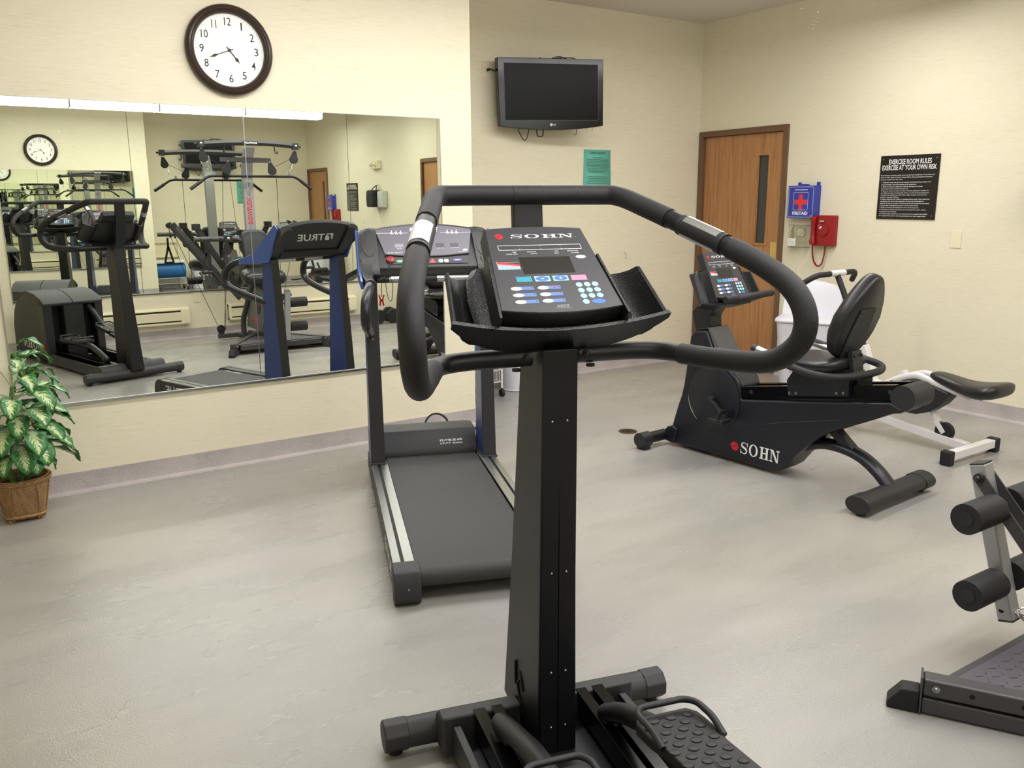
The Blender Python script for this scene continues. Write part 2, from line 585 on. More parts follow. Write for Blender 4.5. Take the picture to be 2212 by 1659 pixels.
def thing(name, label, cat, loc=(0, 0, 0), rz=0.0, group=None):
    o = bpy.data.objects.new(name, None)
    o.empty_display_size = 0.1
    C.objects.link(o)
    o.location = loc
    o.rotation_euler = (0, 0, rz)
    return tag(o, label, cat, group)

def struct(o):
    o['kind'] = 'structure'
    return o

def plabel(o, label):
    o['label'] = label
    return o

# ------------------------------------------------------------------ lettering (built-in font turned into mesh)
_tc = {}
def text_data(body, bold=0.0, shear=0.0, res=3, spacing=1.0):
    key = (body, bold, shear, res, spacing)
    if key in _tc:
        return _tc[key]
    cu = bpy.data.curves.new('lettering', 'FONT')
    cu.body = body
    cu.size = 1.0
    cu.shear = shear
    cu.offset = bold
    cu.resolution_u = res
    cu.space_character = spacing
    o = bpy.data.objects.new('lettering', cu)
    C.objects.link(o)
    dg = bpy.context.evaluated_depsgraph_get()
    dg.update()
    me = bpy.data.meshes.new_from_object(o.evaluated_get(dg))
    V = [(v.co.x, v.co.y) for v in me.vertices]
    Fc = [tuple(p.vertices) for p in me.polygons]
    bpy.data.objects.remove(o, do_unlink=True)
    bpy.data.curves.remove(cu)
    bpy.data.meshes.remove(me)
    _tc[key] = (V, Fc)
    return _tc[key]

def put_text(mb, body, origin, ex, ey, width=None, height=None, bold=0.0, shear=0.0, align='L', mirror=False, spacing=1.0):
    """lettering fitted to width and/or height, written from origin along ex with ey up (3-vectors)"""
    V, Fc = text_data(body, bold, shear, 3, spacing)
    if not V:
        return
    x0, x1 = min(v[0] for v in V), max(v[0] for v in V)
    y0, y1 = min(v[1] for v in V), max(v[1] for v in V)
    sx = width / (x1 - x0) if width else None
    sy = height / (y1 - y0) if height else None
    sx = sx or sy
    sy = sy or sx
    off = {'L': 0.0, 'C': -(x1 - x0) * sx / 2, 'R': -(x1 - x0) * sx}[align]
    ex, ey, origin = Vector(ex), Vector(ey), Vector(origin)
    vs_ = [mb.v(origin + ex * ((v[0] - x0) * sx + off) + ey * ((v[1] - y0) * sy)) for v in V]
    for fc in Fc:
        mb.f([vs_[i] for i in fc])

def sohn_letters(mb, o, ex, ey, w, h):
    """S O H N in a wide slab-serif face, width w, height h, from the lower left corner o"""
    o, ex, ey = Vector(o), Vector(ex), Vector(ey)
    def P(x, y): return o + ex * (x * w) + ey * (y * h)
    def q(pts): mb.f([mb.v(P(*p)) for p in pts])
    def rect(x0, x1, y0, y1): q([(x0, y0), (x1, y0), (x1, y1), (x0, y1)])
    # S from stroked centre line with varying width
    cl = [(0.86, 0.80), (0.66, 0.93), (0.42, 0.95), (0.20, 0.84), (0.20, 0.66), (0.45, 0.55), (0.72, 0.44), (0.84, 0.27), (0.70, 0.09), (0.44, 0.05), (0.20, 0.10), (0.08, 0.24)]
    wd = [0.05, 0.06, 0.07, 0.13, 0.17, 0.19, 0.19, 0.15, 0.10, 0.06, 0.06, 0.05]
    c3 = cat_rom([(x, y, 0) for x, y in cl], 4)
    ws = [wd[min(i // 4, 11)] + (wd[min(i // 4 + 1, 11)] - wd[min(i // 4, 11)]) * (i % 4) / 4 for i in range(len(c3))]
    L_, R_ = [], []
    for i, p in enumerate(c3):
        t = (c3[min(i + 1, len(c3) - 1)] - c3[max(i - 1, 0)]).normalized()
        nrm = Vector((-t.y, t.x, 0))
        a, b = p + nrm * ws[i] / 2, p - nrm * ws[i] / 2
        L_.append(P(a.x * 0.205, a.y)); R_.append(P(b.x * 0.205, b.y))
    for i in range(len(c3) - 1):
        mb.f([mb.v(L_[i]), mb.v(L_[i + 1]), mb.v(R_[i + 1]), mb.v(R_[i])])
    rect(0.176, 0.192, 0.66, 1.0); rect(0.008, 0.024, 0.0, 0.34)
    # O
    cx, n = 0.345, 28
    ou = [(cx + 0.115 * math.cos(2 * math.pi * k / n), 0.5 + 0.52 * math.sin(2 * math.pi * k / n)) for k in range(n)]
    inn = [(cx + 0.066 * math.cos(2 * math.pi * k / n), 0.5 + 0.44 * math.sin(2 * math.pi * k / n)) for k in range(n)]
    for k in range(n):
        j = (k + 1) % n
        q([ou[k], ou[j], inn[j], inn[k]])
    # H
    x = 0.50
    for a in (0.035, 0.165):
        rect(x + a, x + a + 0.05, 0, 1)
        for y0, y1 in ((0, 0.09), (0.91, 1)):
            rect(x + a - 0.03, x + a, y0, y1); rect(x + a + 0.05, x + a + 0.08, y0, y1)
    rect(x + 0.085, x + 0.165, 0.46, 0.55)
    # N
    x = 0.765
    rect(x + 0.03, x + 0.05, 0, 1); rect(x + 0.19, x + 0.21, 0, 1)
    q([(x + 0.03, 1), (x + 0.085, 1), (x + 0.21, 0), (x + 0.165, 0)])
    rect(x, x + 0.03, 0.91, 1); rect(x, x + 0.03, 0, 0.09); rect(x + 0.05, x + 0.08, 0, 0.09)
    rect(x + 0.16, x + 0.19, 0.91, 1); rect(x + 0.21, x + 0.24, 0.91, 1)

def sohn_ball(mb, o, ex, ey, r):
    """red ball split by a wave, with a thin streak through it"""
    o, ex, ey = Vector(o), Vector(ex), Vector(ey)
    def P(x, y): return o + ex * (x * r) + ey * (y * r)
    n = 14
    wave = [(-1 + 2 * k / 10, 0.16 * math.sin(math.pi * (-1 + 2 * k / 10))) for k in range(11)]
    for sgn, dx in ((1, -0.06), (-1, 0.06)):
        arc = [(math.cos(math.pi * k / n) + dx, sgn * math.sin(math.pi * k / n)) for k in range(n + 1)]
        mid = [(x * 0.98 + dx, y + sgn * 0.05) for x, y in wave]
        mb.f([mb.v(P(*p)) for p in arc + mid[1:-1]])
    mb.f([mb.v(P(*p)) for p in ((-1.55, 0.05), (-0.9, 0.16), (-0.9, -0.02))])
    mb.f([mb.v(P(*p)) for p in ((1.55, -0.05), (0.9, 0.02), (0.9, -0.16))])

def true_logo(mb, o, ex, ey, w, h):
    """swoosh badge and the word TRUE in leaning capitals"""
    o, ex, ey = Vector(o), Vector(ex), Vector(ey)
    def P(x, y): return o + ex * (x * w) + ey * (y * h)
    def q(pts): mb.f([mb.v(P(*p)) for p in pts])
    q([(0.04, 1), (0.24, 1), (0.235, 0.86), (0.03, 0.78)])
    q([(0.03, 0.82), (0.09, 0.84), (0.07, 0.45), (0.005, 0.0)])
    arc = [(0.09, 0.0), (0.105, 0.35), (0.14, 0.6), (0.19, 0.72), (0.232, 0.74), (0.22, 0.3), (0.205, 0.0)]
    q(arc)
    put_text(mb, 'TRUE', P(0.27, 0), ex, ey, width=w * 0.73, height=h, bold=0.02, shear=0.25)
# ------------------------------------------------------------------ the room
struct(MB().bx(XL - .1, XR + .1, YD - .1, YB + .1, -.08, 0).build('floor', 'floor', smooth=False))
struct(MB().bx(XL - .1, XR + .1, YD - .1, YB + .1, HC, HC + .08).build('ceiling', 'ceil', smooth=False))
w = MB(); w.bx(XL - .1, XJ, YA, YB + .1, 0, HC)
struct(w.build('wall_mirror', 'wall', smooth=False))
struct(MB().bx(XJ, XR + .1, YB, YB + .1, 0, HC).build('wall_back', 'wall', smooth=False))
# right wall with two door openings
DY1, DY2, DZ = 5.8602, 4.8442, 2.119         # outer edge of the first door's frame
EY1, EY2, EZ = 1.19, 0.174, 2.114            # second door, beside the camera
w = MB()
w.bx(XR, XR + .1, DY1, YB + .1, 0, HC); w.bx(XR, XR + .1, EY1, DY2, 0, HC); w.bx(XR, XR + .1, YD - .1, EY2, 0, HC)
w.bx(XR, XR + .1, DY2, DY1, DZ, HC); w.bx(XR, XR + .1, EY2, EY1, EZ, HC)
struct(w.build('wall_right', 'wall', smooth=False))
struct(MB().bx(XL - .1, XR + .1, YD - .1, YD, 0, HC).build('wall_front', 'wall', smooth=False))
struct(MB().bx(XL - .1, XL, YD, YA, 0, HC).build('wall_left', 'wall', smooth=False))

def cove(name, pts):
    """coved skirting along a run of floor points; the wall lies on the left-hand side"""
    mb = MB()
    prof = [(0.000, BASE_H), (0.010, BASE_H), (0.010, 0.030), (0.014, 0.016), (0.024, 0.006), (0.042, 0.0005), (0.0, 0.0005)]
    for (a, b) in zip(pts[:-1], pts[1:]):
        a, b = Vector((a[0], a[1], 0)), Vector((b[0], b[1], 0))
        d = (b - a).normalized()
        nrm = Vector((d.y, -d.x, 0))
        mb.rings([[p + nrm * x + Vector((0, 0, z)) for x, z in prof] for p in (a, b)])
    return struct(mb.build(name, 'cove', angle=25))
cove('baseboard_mirror', [(XL, YA), (XJ + .01, YA)])
cove('baseboard_jog', [(XJ, YA - .01), (XJ, YB)])
cove('baseboard_back', [(XJ, YB), (XR, YB)])
cove('baseboard_right', [(XR, DY2), (XR, EY1)])
cove('baseboard_front', [(XR, YD), (XL, YD)])
cove('baseboard_left', [(XL, YD), (XL, YA)])

def door(name, y1, y2, zt, win, lock_low=True):
    """flush oak door in a brown steel frame, on the right wall; hinge side at y1"""
    root = MB()
    fwid, prj = 0.05, 0.014
    for a, b in ((y1 - fwid, y1), (y2, y2 + fwid)):
        root.bx(XR - prj, XR + .09, a, b, 0, zt)
    root.bx(XR - prj, XR + .09, y2 + fwid, y1 - fwid, zt - fwid, zt)
    fr = struct(root.build(name, 'frame', bevel=.003))
    fr['label'] = 'wood grain door in a dark brown frame'
    lf = MB()
    a, b = y2 + fwid + .003, y1 - fwid - .003
    X0, X1 = XR + .022, XR + .062
    if win:
        wy0, wy1, wz0, wz1 = win
        lf.bx(X0, X1, a, wy0, .008, zt - fwid - .003); lf.bx(X0, X1, wy1, b, .008, zt - fwid - .003)
        lf.bx(X0, X1, wy0, wy1, .008, wz0); lf.bx(X0, X1, wy0, wy1, wz1, zt - fwid - .003)
    else:
        lf.bx(X0, X1, a, b, .008, zt - fwid - .003)
    leaf = lf.build('door_leaf', 'wood', fr, smooth=False)
    if win:
        t = MB()
        for c_ in ((wy0 - .018, wy0 + .004, wz0 - .018, wz1 + .018), (wy1 - .004, wy1 + .018, wz0 - .018, wz1 + .018)):
            t.bx(X0 - .009, X0 + .02, c_[0], c_[1], c_[2], c_[3])
        t.bx(X0 - .009, X0 + .02, wy0, wy1, wz0 - .018, wz0 + .004); t.bx(X0 - .009, X0 + .02, wy0, wy1, wz1 - .004, wz1 + .018)
        t.build('window_bead', 'wood', leaf, bevel=.003)
        MB().bx(X0 + .012, X0 + .020, wy0, wy1, wz0, wz1).build('window_pane', 'doorglass', leaf, smooth=False)
    for z in (0.30, 1.05, 1.80):
        h = MB(); h.cyl((XR - .016, b + .006, z - .055), (XR - .016, b + .006, z + .055), .007, n=12)
        h.bx(XR - .016, XR + .03, b, b + .012, z - .05, z + .05)
        h.build('hinge', 'frame', fr)
    p = MB(); p.bx(X0 - .004, X0 + .002, a + .03, a + .10, .93, 1.145)
    pl = p.build('lock_plate', 'brass', leaf, bevel=.0015)
    k = MB(); k.cyl((X0, a + .065, 1.0), (X0 - .045, a + .065, 1.0), .011); k.tube(fillet([(X0 - .045, a + .065, 1.0), (X0 - .05, a + .065, 1.0), (X0 - .05, a + .15, .995)], .01), .009, 10)
    k.build('door_handle', 'brass', pl)
    s_ = MB()
    for zz in (.945, 1.132): s_.cyl((X0 - .006, a + .065, zz), (X0 - .003, a + .065, zz), .004, n=10)
    s_.build('screw', 'brass', pl)
    return fr
d1 = door('door_1', DY1, DY2, DZ, (5.058, 5.178, 1.128, 1.884))
d2 = door('door_2', EY1, EY2, EZ, None)

# ------------------------------------------------------------------ mirrors
def wall_mirror(label, y, face, edges, z0, z1, ends, joint):
    """panels side by side on a wall facing -y (face=-1) or +y (face=+1)"""
    t = thing('wall_mirror', label, 'mirror', (edges[0], y, z0))
    for a, b in zip(edges[:-1], edges[1:]):
        mb = MB(); g = 0.0008
        y0, y1 = (-.009, -.003) if face < 0 else (.003, .009)
        mb.bx(a + g - edges[0], b - g - edges[0], y0, y1, .004, z1 - z0)
        mb.build('mirror_panel', 'mirror', t, smooth=False)
    for e in edges[1:-1]:
        MB().bx(e - edges[0] - .0022, e - edges[0] + .0022, face * .001, face * .0096, .004, z1 - z0).build('panel_joint', joint, t, smooth=False)
    L_ = edges[-1] - edges[0]
    mb = MB(); f_ = face
    mb.bx(0, L_, f_ * .0, f_ * .014, -.004, .004); mb.bx(0, L_, f_ * .010, f_ * .014, -.004, .012)
    mb.build('bottom_channel', 'alu', t, bevel=.0008)
    for e in ends:
        MB().bx(e - edges[0] - .0025, e - edges[0] + .0025, f_ * .001, f_ * .011, 0, z1 - z0).build('edge_trim', 'alu', t, bevel=.0006)
    mb = MB(); mb.bx(0, L_, f_ * .001, f_ * .0095, z1 - z0, z1 - z0 + .003)
    mb.build('top_edge', 'steel', t)
    return t
wall_mirror('large frameless mirror on the cream wall under the clock', YA, -1, [.205, 1.458, 2.690], .479, 2.014, [.205, 2.690], 'steel')
wall_mirror('tall mirror on the wall facing the clock wall, seen in reflection', YD, 1, [.520, 1.765, 2.995, 4.238, 5.47], .524, 2.80, [.520, 5.47], 'blackprint')

# ------------------------------------------------------------------ ceiling light: a row of four wrap-around units
def ceiling_light(x0, x1, yrow, label):
    t = thing('ceiling_light', label, 'ceiling light', ((x0 + x1) / 2, yrow, HC), 0, 'fluorescent units in two rows')
    h = (x1 - x0) / 2
    MB().bx(-h, h, -.085, .085, -.135, 0).build('housing', 'white', t, bevel=.003)
    o = [(-.14, -.136), (-.14, -.210), (-.115, -.235), (.115, -.235), (.14, -.210), (.14, -.136)]
    mb = MB(); A = [mb.v((-h + .012, y, z)) for y, z in o]; B = [mb.v((h - .012, y, z)) for y, z in o]
    for i in range(5):
        mb.mi = 0 if i == 2 else 1
        mb.f([A[i], A[i + 1], B[i + 1], B[i]])
    mb.mi = 1
    mb.f([A[5], A[0], B[0], B[5]])
    mb.build('lens', ['lens_down', 'lens_side'], t, smooth=False)
    for s in (-1, 1):
        mb = MB(); mb.prism([(y * 1.03, z * 1.01) for y, z in o], 'x', s * h, s * (h - .012))
        mb.build('end_cap', 'white', t)
LE = (.49, 1.70, 2.89, 4.15, 5.41)
for k, nm in enumerate(("first from the left end", "second from the left end", "third from the left end", "right-hand end")):
    ceiling_light(LE[k], LE[k + 1], 3.60, "white fluorescent ceiling light, %s of the row by the mirror wall" % nm)
    ceiling_light(LE[k], LE[k + 1], 1.10, "white fluorescent ceiling light, %s of the unseen row assumed over the home gym" % nm)  # unseen second row, assumed and added to light the consoles from above
# ------------------------------------------------------------------ fitness console shared by the cross trainer and the recumbent bike
def frame_matrix(o, ex, ey, ez):
    return Matrix(((ex[0], ey[0], ez[0], o[0]), (ex[1], ey[1], ez[1], o[1]), (ex[2], ey[2], ez[2], o[2]), (0, 0, 0, 1)))

def bowed_plate(wb, wt, L, bowb, bowt, n=10):
    """outline of the console plate: narrower at the top, both ends bowed outwards"""
    bot = [(-wb + 2 * wb * k / n, -bowb * (1 - (2 * k / n - 1) ** 2)) for k in range(n + 1)]
    top = [(wt - 2 * wt * k / n, L + bowt * (1 - (2 * k / n - 1) ** 2)) for k in range(n + 1)]
    return bot + top

def console(t, X):
    """plate with its printed keys; X maps (sideways, up the slope, out of the plate) into the thing"""
    L = .279
    mb = MB(X); mb.prism(bowed_plate(.158, .132, L, .016, .008), 'z', -.048, -.0015)
    hs = mb.build('console_housing', 'blackplas', t, bevel=.003)
    mb = MB(X); mb.prism(bowed_plate(.154, .128, L - .003, .014, .007), 'z', -.0018, 0)
    fp = mb.build('faceplate', 'grey', hs, bevel=.0006)
    H = .0004
    def P(x, y, z=H): return X @ Vector((x, y, z))
    ex = (X.to_3x3() @ Vector((1, 0, 0))); ey = (X.to_3x3() @ Vector((0, 1, 0)))
    def slab(name, mat, outline, h=H, par=fp):
        m_ = MB(X); m_.prism(outline, 'z', 0, h); return m_.build(name, mat, par, smooth=False)
    def rect(x0, x1, y0, y1): return [(x0, y0), (x1, y0), (x1, y1), (x0, y1)]
    def ell(x, y, rx, ry, n=24): return [(x + rx * math.cos(2 * math.pi * k / n), y + ry * math.sin(2 * math.pi * k / n)) for k in range(n)]
    m_ = MB(); sohn_ball(m_, P(-.0985, .2485), ex, ey, .0098); m_.build('emblem', 'redlogo', fp, smooth=False)
    m_ = MB(); sohn_letters(m_, P(-.070, .2415), ex, ey, .170, .0138)
    put_text(m_, 'TM', P(.104, .2425), ex, ey, height=.002); m_.build('lettering', 'whiteprint', fp, smooth=False)
    # read-out strip with its white outline and ticks
    m_ = MB(X)
    for a in (rect(-.111, .110, .2148, .2162), rect(-.111, .110, .1988, .2002), rect(-.111, -.1098, .1988, .2162), rect(.1088, .110, .1988, .2162)):
        m_.prism(a, 'z', 0, H)
    for k in (-.056, 0, .055):
        m_.prism(rect(k - .0008, k + .0008, .2125, .215), 'z', 0, H); m_.prism(rect(k - .0008, k + .0008, .200, .2025), 'z', 0, H)
    m_.build('readout_frame', 'whiteprint', fp, smooth=False)
    slab('readout', 'lcdark', rect(-.1098, .1088, .2002, .2148), H * .5)
    m_ = MB()
    for s_, x, y in (('TIME', -.068, .190), ('WORK LEVEL', -.066, .183), ('DISTANCE', -.016, .190), ('WATTS', -.015, .183), ('RPM', .043, .190), ('METS', .043, .183), ('HEART RATE', .097, .190), ('CALORIES', .098, .183)):
        put_text(m_, s_, P(x, y), ex, ey, height=.0036, align='R', bold=.01)
    m_.build('readout_captions', 'whiteprint', fp, smooth=False)
    m_ = MB(X)
    for x, y in ((-.062, .1915), (-.060, .1845), (-.010, .1915), (-.009, .1845), (.049, .1915), (.049, .1845), (.103, .1915), (.104, .1845)):
        m_.disc((x, y, 0), .0011, .0011, 10, H)
    m_.build('indicator_lights', 'blackprint', fp, smooth=False)
    plabel(slab('toggle_key', 'whiteprint', ell(.098, .170, .0138, .0058)), 'white oval key')
    slab('display_window', 'screen', rect(-.0675, .067, .1155, .1725), H * 1.5)
    m_ = MB(X); m_.mi = 0; m_.prism([(-.1265, .1590), (-.071, .1485), (-.0712, .143), (-.1265, .151)], 'z', 0, H)
    m_.mi = 1; m_.prism([(-.1265, .151), (-.0712, .143), (-.0715, .138), (-.1268, .1445)], 'z', 0, H)
    m_.mi = 2; m_.prism([(-.1268, .1445), (-.0715, .138), (-.072, .1325), (-.127, .1325)], 'z', 0, H)
    m_.mi = 3; m_.prism(rect(-.128, -.1272, .1325, .160), 'z', 0, H); m_.prism(rect(-.126, -.071, .1562, .1568), 'z', 0, H)
    for k in range(8): m_.prism(rect(-.122 + k * .0068, -.120 + k * .0068, .1312, .1325), 'z', 0, H)
    put_text(m_, 'Heart Rate', P(-.131, .1625), ex, ey, height=.0018); put_text(m_, 'Age', P(-.101, .1285), ex, ey, height=.0016)
    m_.build('heart_rate_chart', ['redprint', 'pinklt', 'chartblue', 'whiteprint'], fp, smooth=False)
    def key(name, mat, x0, x1, label, glyph=None, oval=False):
        k = slab(name, mat, rect(x0, x1, .0885, .1058)); plabel(k, label)
        g = MB(X)
        cx = (x0 + x1) / 2
        if oval:
            g.mi = 1; g.prism(ell(cx, .0972, .0172, .0076), 'z', 0, H * 1.6); g.mi = 0
            g.prism(rect(cx - .0042, cx + .0042, .0962, .0982), 'z', 0, H * 2.2)
            if glyph == '+': g.prism(rect(cx - .001, cx + .001, .0930, .1014), 'z', 0, H * 2.3)
        else:
            for j, s_ in enumerate(glyph):
                put_text(g, s_, P(cx, .0955 + (0.0045 if len(glyph) > 1 else 0) - .0068 * j, H * 1.6), ex, ey, height=.0042, align='C', bold=.01)
        g.build('key_legend', ['whiteprint', 'mdblue'], fp, smooth=False)
    key('start_key', 'teal', -.0925, -.0532, 'teal START key', ('START',))
    key('minus_key', 'ltblue', -.0455, -.0062, 'light blue minus key', '-', True)
    key('plus_key', 'ltblue', .0016, .0415, 'light blue plus key', '+', True)
    key('stop_key', 'pink', .0495, .0900, 'pink key', ('RESET', 'STOP'))
    m_ = MB(); put_text(m_, 'Quick Start', P(-.093, .1075), ex, ey, height=.0022); m_.build('quick_start_caption', 'tagblue', fp, smooth=False)
    for x in (-.1008, -.0327):
        for y in (.0668, .0450, .0233):
            g = MB(X); g.mi = 1; g.prism(rect(x + .008, x + .045, y - .0052, y + .0060), 'z', 0, H)
            g.mi = 0; g.prism(ell(x, y, .0140, .0061), 'z', 0, H * 1.6)
            g.mi = 2; g.disc((x + .0405, y + .0018, 0), .0016, .0016, 10, H * 1.6)
            if x > -.05 and y > .06:
                g.mi = 3; g.prism([(x + .026, y), (x + .0295, y - .0035), (x + .033, y), (x + .033, y + .0025), (x + .0312, y + .0035), (x + .0295, y + .0022), (x + .0278, y + .0035), (x + .026, y + .0025)], 'z', 0, H * 1.6)
            g.build('program_key', ['whiteprint', 'tagblue', 'blackprint', 'redprint'], fp, smooth=False)
    for j, (x, y) in enumerate([(.0625, .0728), (.0840, .0731), (.1052, .0734), (.0625, .0538), (.0842, .0542), (.1056, .0545), (.063, .0350), (.0846, .0351), (.1060, .0352), (.0632, .0160)]):
        g = MB(X); g.mi = 0; g.prism(ell(x, y, .0084, .0076), 'z', 0, H)
        g.mi = 1; put_text(g, str((j + 1) % 10), P(x, y - .0034, H * 1.6), ex, ey, height=.0068, align='C', bold=.01)
        g.build('number_key', ['ltblue', 'whiteprint'], fp, smooth=False)
    g = MB(X); g.mi = 0; g.prism(ell(.0962, .0154, .0184, .0076), 'z', 0, H)
    g.mi = 1; put_text(g, 'CLEAR', P(.0962, .0142, H * 1.6), ex, ey, height=.0046, align='C', bold=.01)
    put_text(g, 'ENTER', P(.0962, .0102, H * 1.6), ex, ey, height=.0022, align='C')
    g.build('clear_key', ['mdblue', 'whiteprint'], fp, smooth=False)
    m_ = MB()
    for j, s_ in enumerate(('Sohn: 800 274 7646', 'Repair Parts: 205 424 0674', 'Email: sohngroup@mindspring.com')):
        put_text(m_, s_, P(.001, .0062 - j * .0042), ex, ey, height=.0026, align='C')
    m_.build('service_note', 'whiteprint', fp, smooth=False)
    return hs

def tray(t, X, mat='blacktex'):
    """accessory tray wrapped round the plate: a scooped pocket on each side and a deep bowed front"""
    mb = MB(X)
    th = .006
    for sg in (-1, 1):
        cols = [(.1415, .003, .176), (.1480, .003, .176), (.1495, -.020, .172), (.154, -.050, .178), (.166, -.072, .184), (.186, -.082, .187), (.208, -.078, .182), (.227, -.062, .170), (.240, -.038, .155), (.248, -.014, .144), (.254, -.010, .139)]
        ys = [0, .25, .5, .75, 1.0]
        def pt(c, k, dz=0.0, dx=0.0):
            x, z, yt = c
            y = -.026 + (yt + .026) * k
            spread = .0175 * (1 - k)
            return (sg * (x + spread + dx), y, z + dz)
        upp = [[mb.v(pt(c, k)) for k in ys] for c in cols]
        low = [[mb.v(pt(c, k, -th if i not in (0, 1) else -.03, th if i >= 10 else (-.0005 if i == 0 else 0))) for k in ys] for i, c in enumerate(cols)]
        n, m_ = len(cols), len(ys)
        for i in range(n - 1):
            for j in range(m_ - 1):
                mb.f([upp[i][j], upp[i + 1][j], upp[i + 1][j + 1], upp[i][j + 1]])
                mb.f([low[i][j], low[i][j + 1], low[i + 1][j + 1], low[i + 1][j]])
        for i in range(n - 1):
            mb.f([upp[i][0], low[i][0], low[i + 1][0], upp[i + 1][0]]); mb.f([upp[i][-1], upp[i + 1][-1], low[i + 1][-1], low[i][-1]])
        for j in range(m_ - 1):
            mb.f([upp[0][j], upp[0][j + 1], low[0][j + 1], low[0][j]]); mb.f([upp[-1][j], low[-1][j], low[-1][j + 1], upp[-1][j + 1]])
    # front wall
    n = 28
    F0, F1, B0, B1 = [], [], [], []
    for k in range(n + 1):
        x = -.278 + .556 * k / n
        q = abs(x) / .278
        zt = -.036 + .030 * q ** 2
        zb = -.120 + .095 * q ** 3.2
        yf = -.040 + .012 * q ** 2
        lean = .010 * (1 - q)
        F0.append(mb.v((x, yf + lean, zb))); F1.append(mb.v((x, yf, zt)))
        B0.append(mb.v((x * .985, yf + lean + .014, zb + .002))); B1.append(mb.v((x * .985, yf + .010, zt)))
    for k in range(n):
        mb.f([F0[k], F0[k + 1], F1[k + 1], F1[k]]); mb.f([B0[k + 1], B0[k], B1[k], B1[k + 1]])
        mb.f([F1[k], F1[k + 1], B1[k + 1], B1[k]]); mb.f([F0[k + 1], F0[k], B0[k], B0[k + 1]])
    mb.f([F0[0], F1[0], B1[0], B0[0]]); mb.f([F1[n], F0[n], B0[n], B1[n]])
    # underside
    R_ = []
    for y, zb_, wx in ((-.030, -.111, .150), (.02, -.110, .165), (.09, -.095, .165), (.16, -.075, .155), (.19, -.055, .140)):
        ring = []
        for k in range(13):
            a = -1 + 2 * k / 12
            ring.append(Vector((a * wx * 1.25, y, zb_ + (-.060 - zb_) * abs(a) ** 3)))
        ring += [Vector((wx * 1.15, y, -.050)), Vector((-wx * 1.15, y, -.050))]
        R_.append(ring)
    mb.rings(R_)
    return mb.build('accessory_tray', mat, t, bevel=.0022, angle=50)

# ------------------------------------------------------------------ the cross trainer in the foreground
el = thing('elliptical_trainer', 'black elliptical cross trainer with looped handlebar and keypad console in the foreground', 'elliptical trainer', (1.272, 1.853, 0), -.26)
# column: tapered box, flat user face with a centre seam
mb = MB()
mb.rings([[Vector((-.056, .052, .085)), Vector((-.056, -.235, .02)), Vector((.056, -.235, .02)), Vector((.056, .052, .085))],
          [Vector((-.050, -.010, .55)), Vector((-.050, -.236, .55)), Vector((.050, -.236, .55)), Vector((.050, -.010, .55))],
          [Vector((-.046, -.085, 1.16)), Vector((-.046, -.245, 1.16)), Vector((.046, -.245, 1.16)), Vector((.046, -.085, 1.16))]])
col = mb.build('column', 'black', el, bevel=.004)
mb = MB()
for sx in (-1, 1):
    mb.prism([(sx * .0012, .03), (sx * .050, .03), (sx * .0405, 1.155), (sx * .0012, 1.155)], 'y', -.2405, -.2365)
cv = mb.build('column_cover', 'black', col, bevel=.001)
mb = MB()
mb.bm.free()
for sx in (-1, 1):
    for z in (.14, .30, .58, .98):
        MB().sphere((sx * .020, -.2415, z), .0035, 6).build('cover_screw', 'steel', col)
# embossed mark low on the left face of the column: raised strokes
mb = MB()
for pts in ([(-.0575, -.060, .245), (-.0575, -.060, .205), (-.0575, -.062, .175)], [(-.0565, -.085, .225), (-.0565, -.105, .212), (-.0565, -.120, .180)], [(-.0568, -.080, .190), (-.0568, -.090, .196), (-.0568, -.076, .180), (-.0568, -.105, .130), (-.0568, -.118, .105)]):
    mb.tube(cat_rom(pts, 4), .0035, 6)
mb.build('embossed_emblem', 'black', col)
# stabiliser
mb = MB(); mb.tube([(-.375, -.012, .055), (.375, -.012, .055)], .043, 20, sx=1.0, sy=.95)
st = mb.build('stabilizer_tube', 'blacktop', el)
for sx in (-1, 1):
    mb = MB()
    o = [(-.012 + .048 * math.cos(a) * (1 if math.cos(a) > 0 else 1), .055 + .046 * math.sin(a)) for a in [math.pi / 8 + k * math.pi / 4 for k in range(8)]]
    mb.prism(o, 'x', sx * .362, sx * .432)
    ec = mb.build('end_cap', 'blacktop', el, bevel=.006)
    mb = MB(); mb.cyl((sx * .398, -.012, .0), (sx * .398, -.012, .018), .02, n=16)
    mb.build('rubber_foot', 'rubber', ec)
# low cross cover behind the stabiliser
mb = MB()
for sx in (-1, 1):
    mb.prism([(-.015, .022), (-.018, .085), (-.034, .118), (-.060, .138), (-.112, .140), (-.118, .022)], 'x', sx * .057, sx * .285)
mb.build('front_cover', 'blacktop', el, bevel=.008, seg=3)
# side beams and running rails
for sx in (-1, 1):
    MB().bx(sx * .235, sx * .258, -1.28, -.12, .025, .118).build('side_beam', 'blackplas', el, bevel=.004)
    for a, b in ((.066, .098), (.115, .150)):
        MB().bx(sx * (a + .045), sx * (b + .045), -1.25, -.095, .075, .142).build('roller_rail', 'blackgloss', el, bevel=.002)
MB().bx(-.235, .235, -1.26, -.12, .03, .06).build('base_pan', 'black', el)
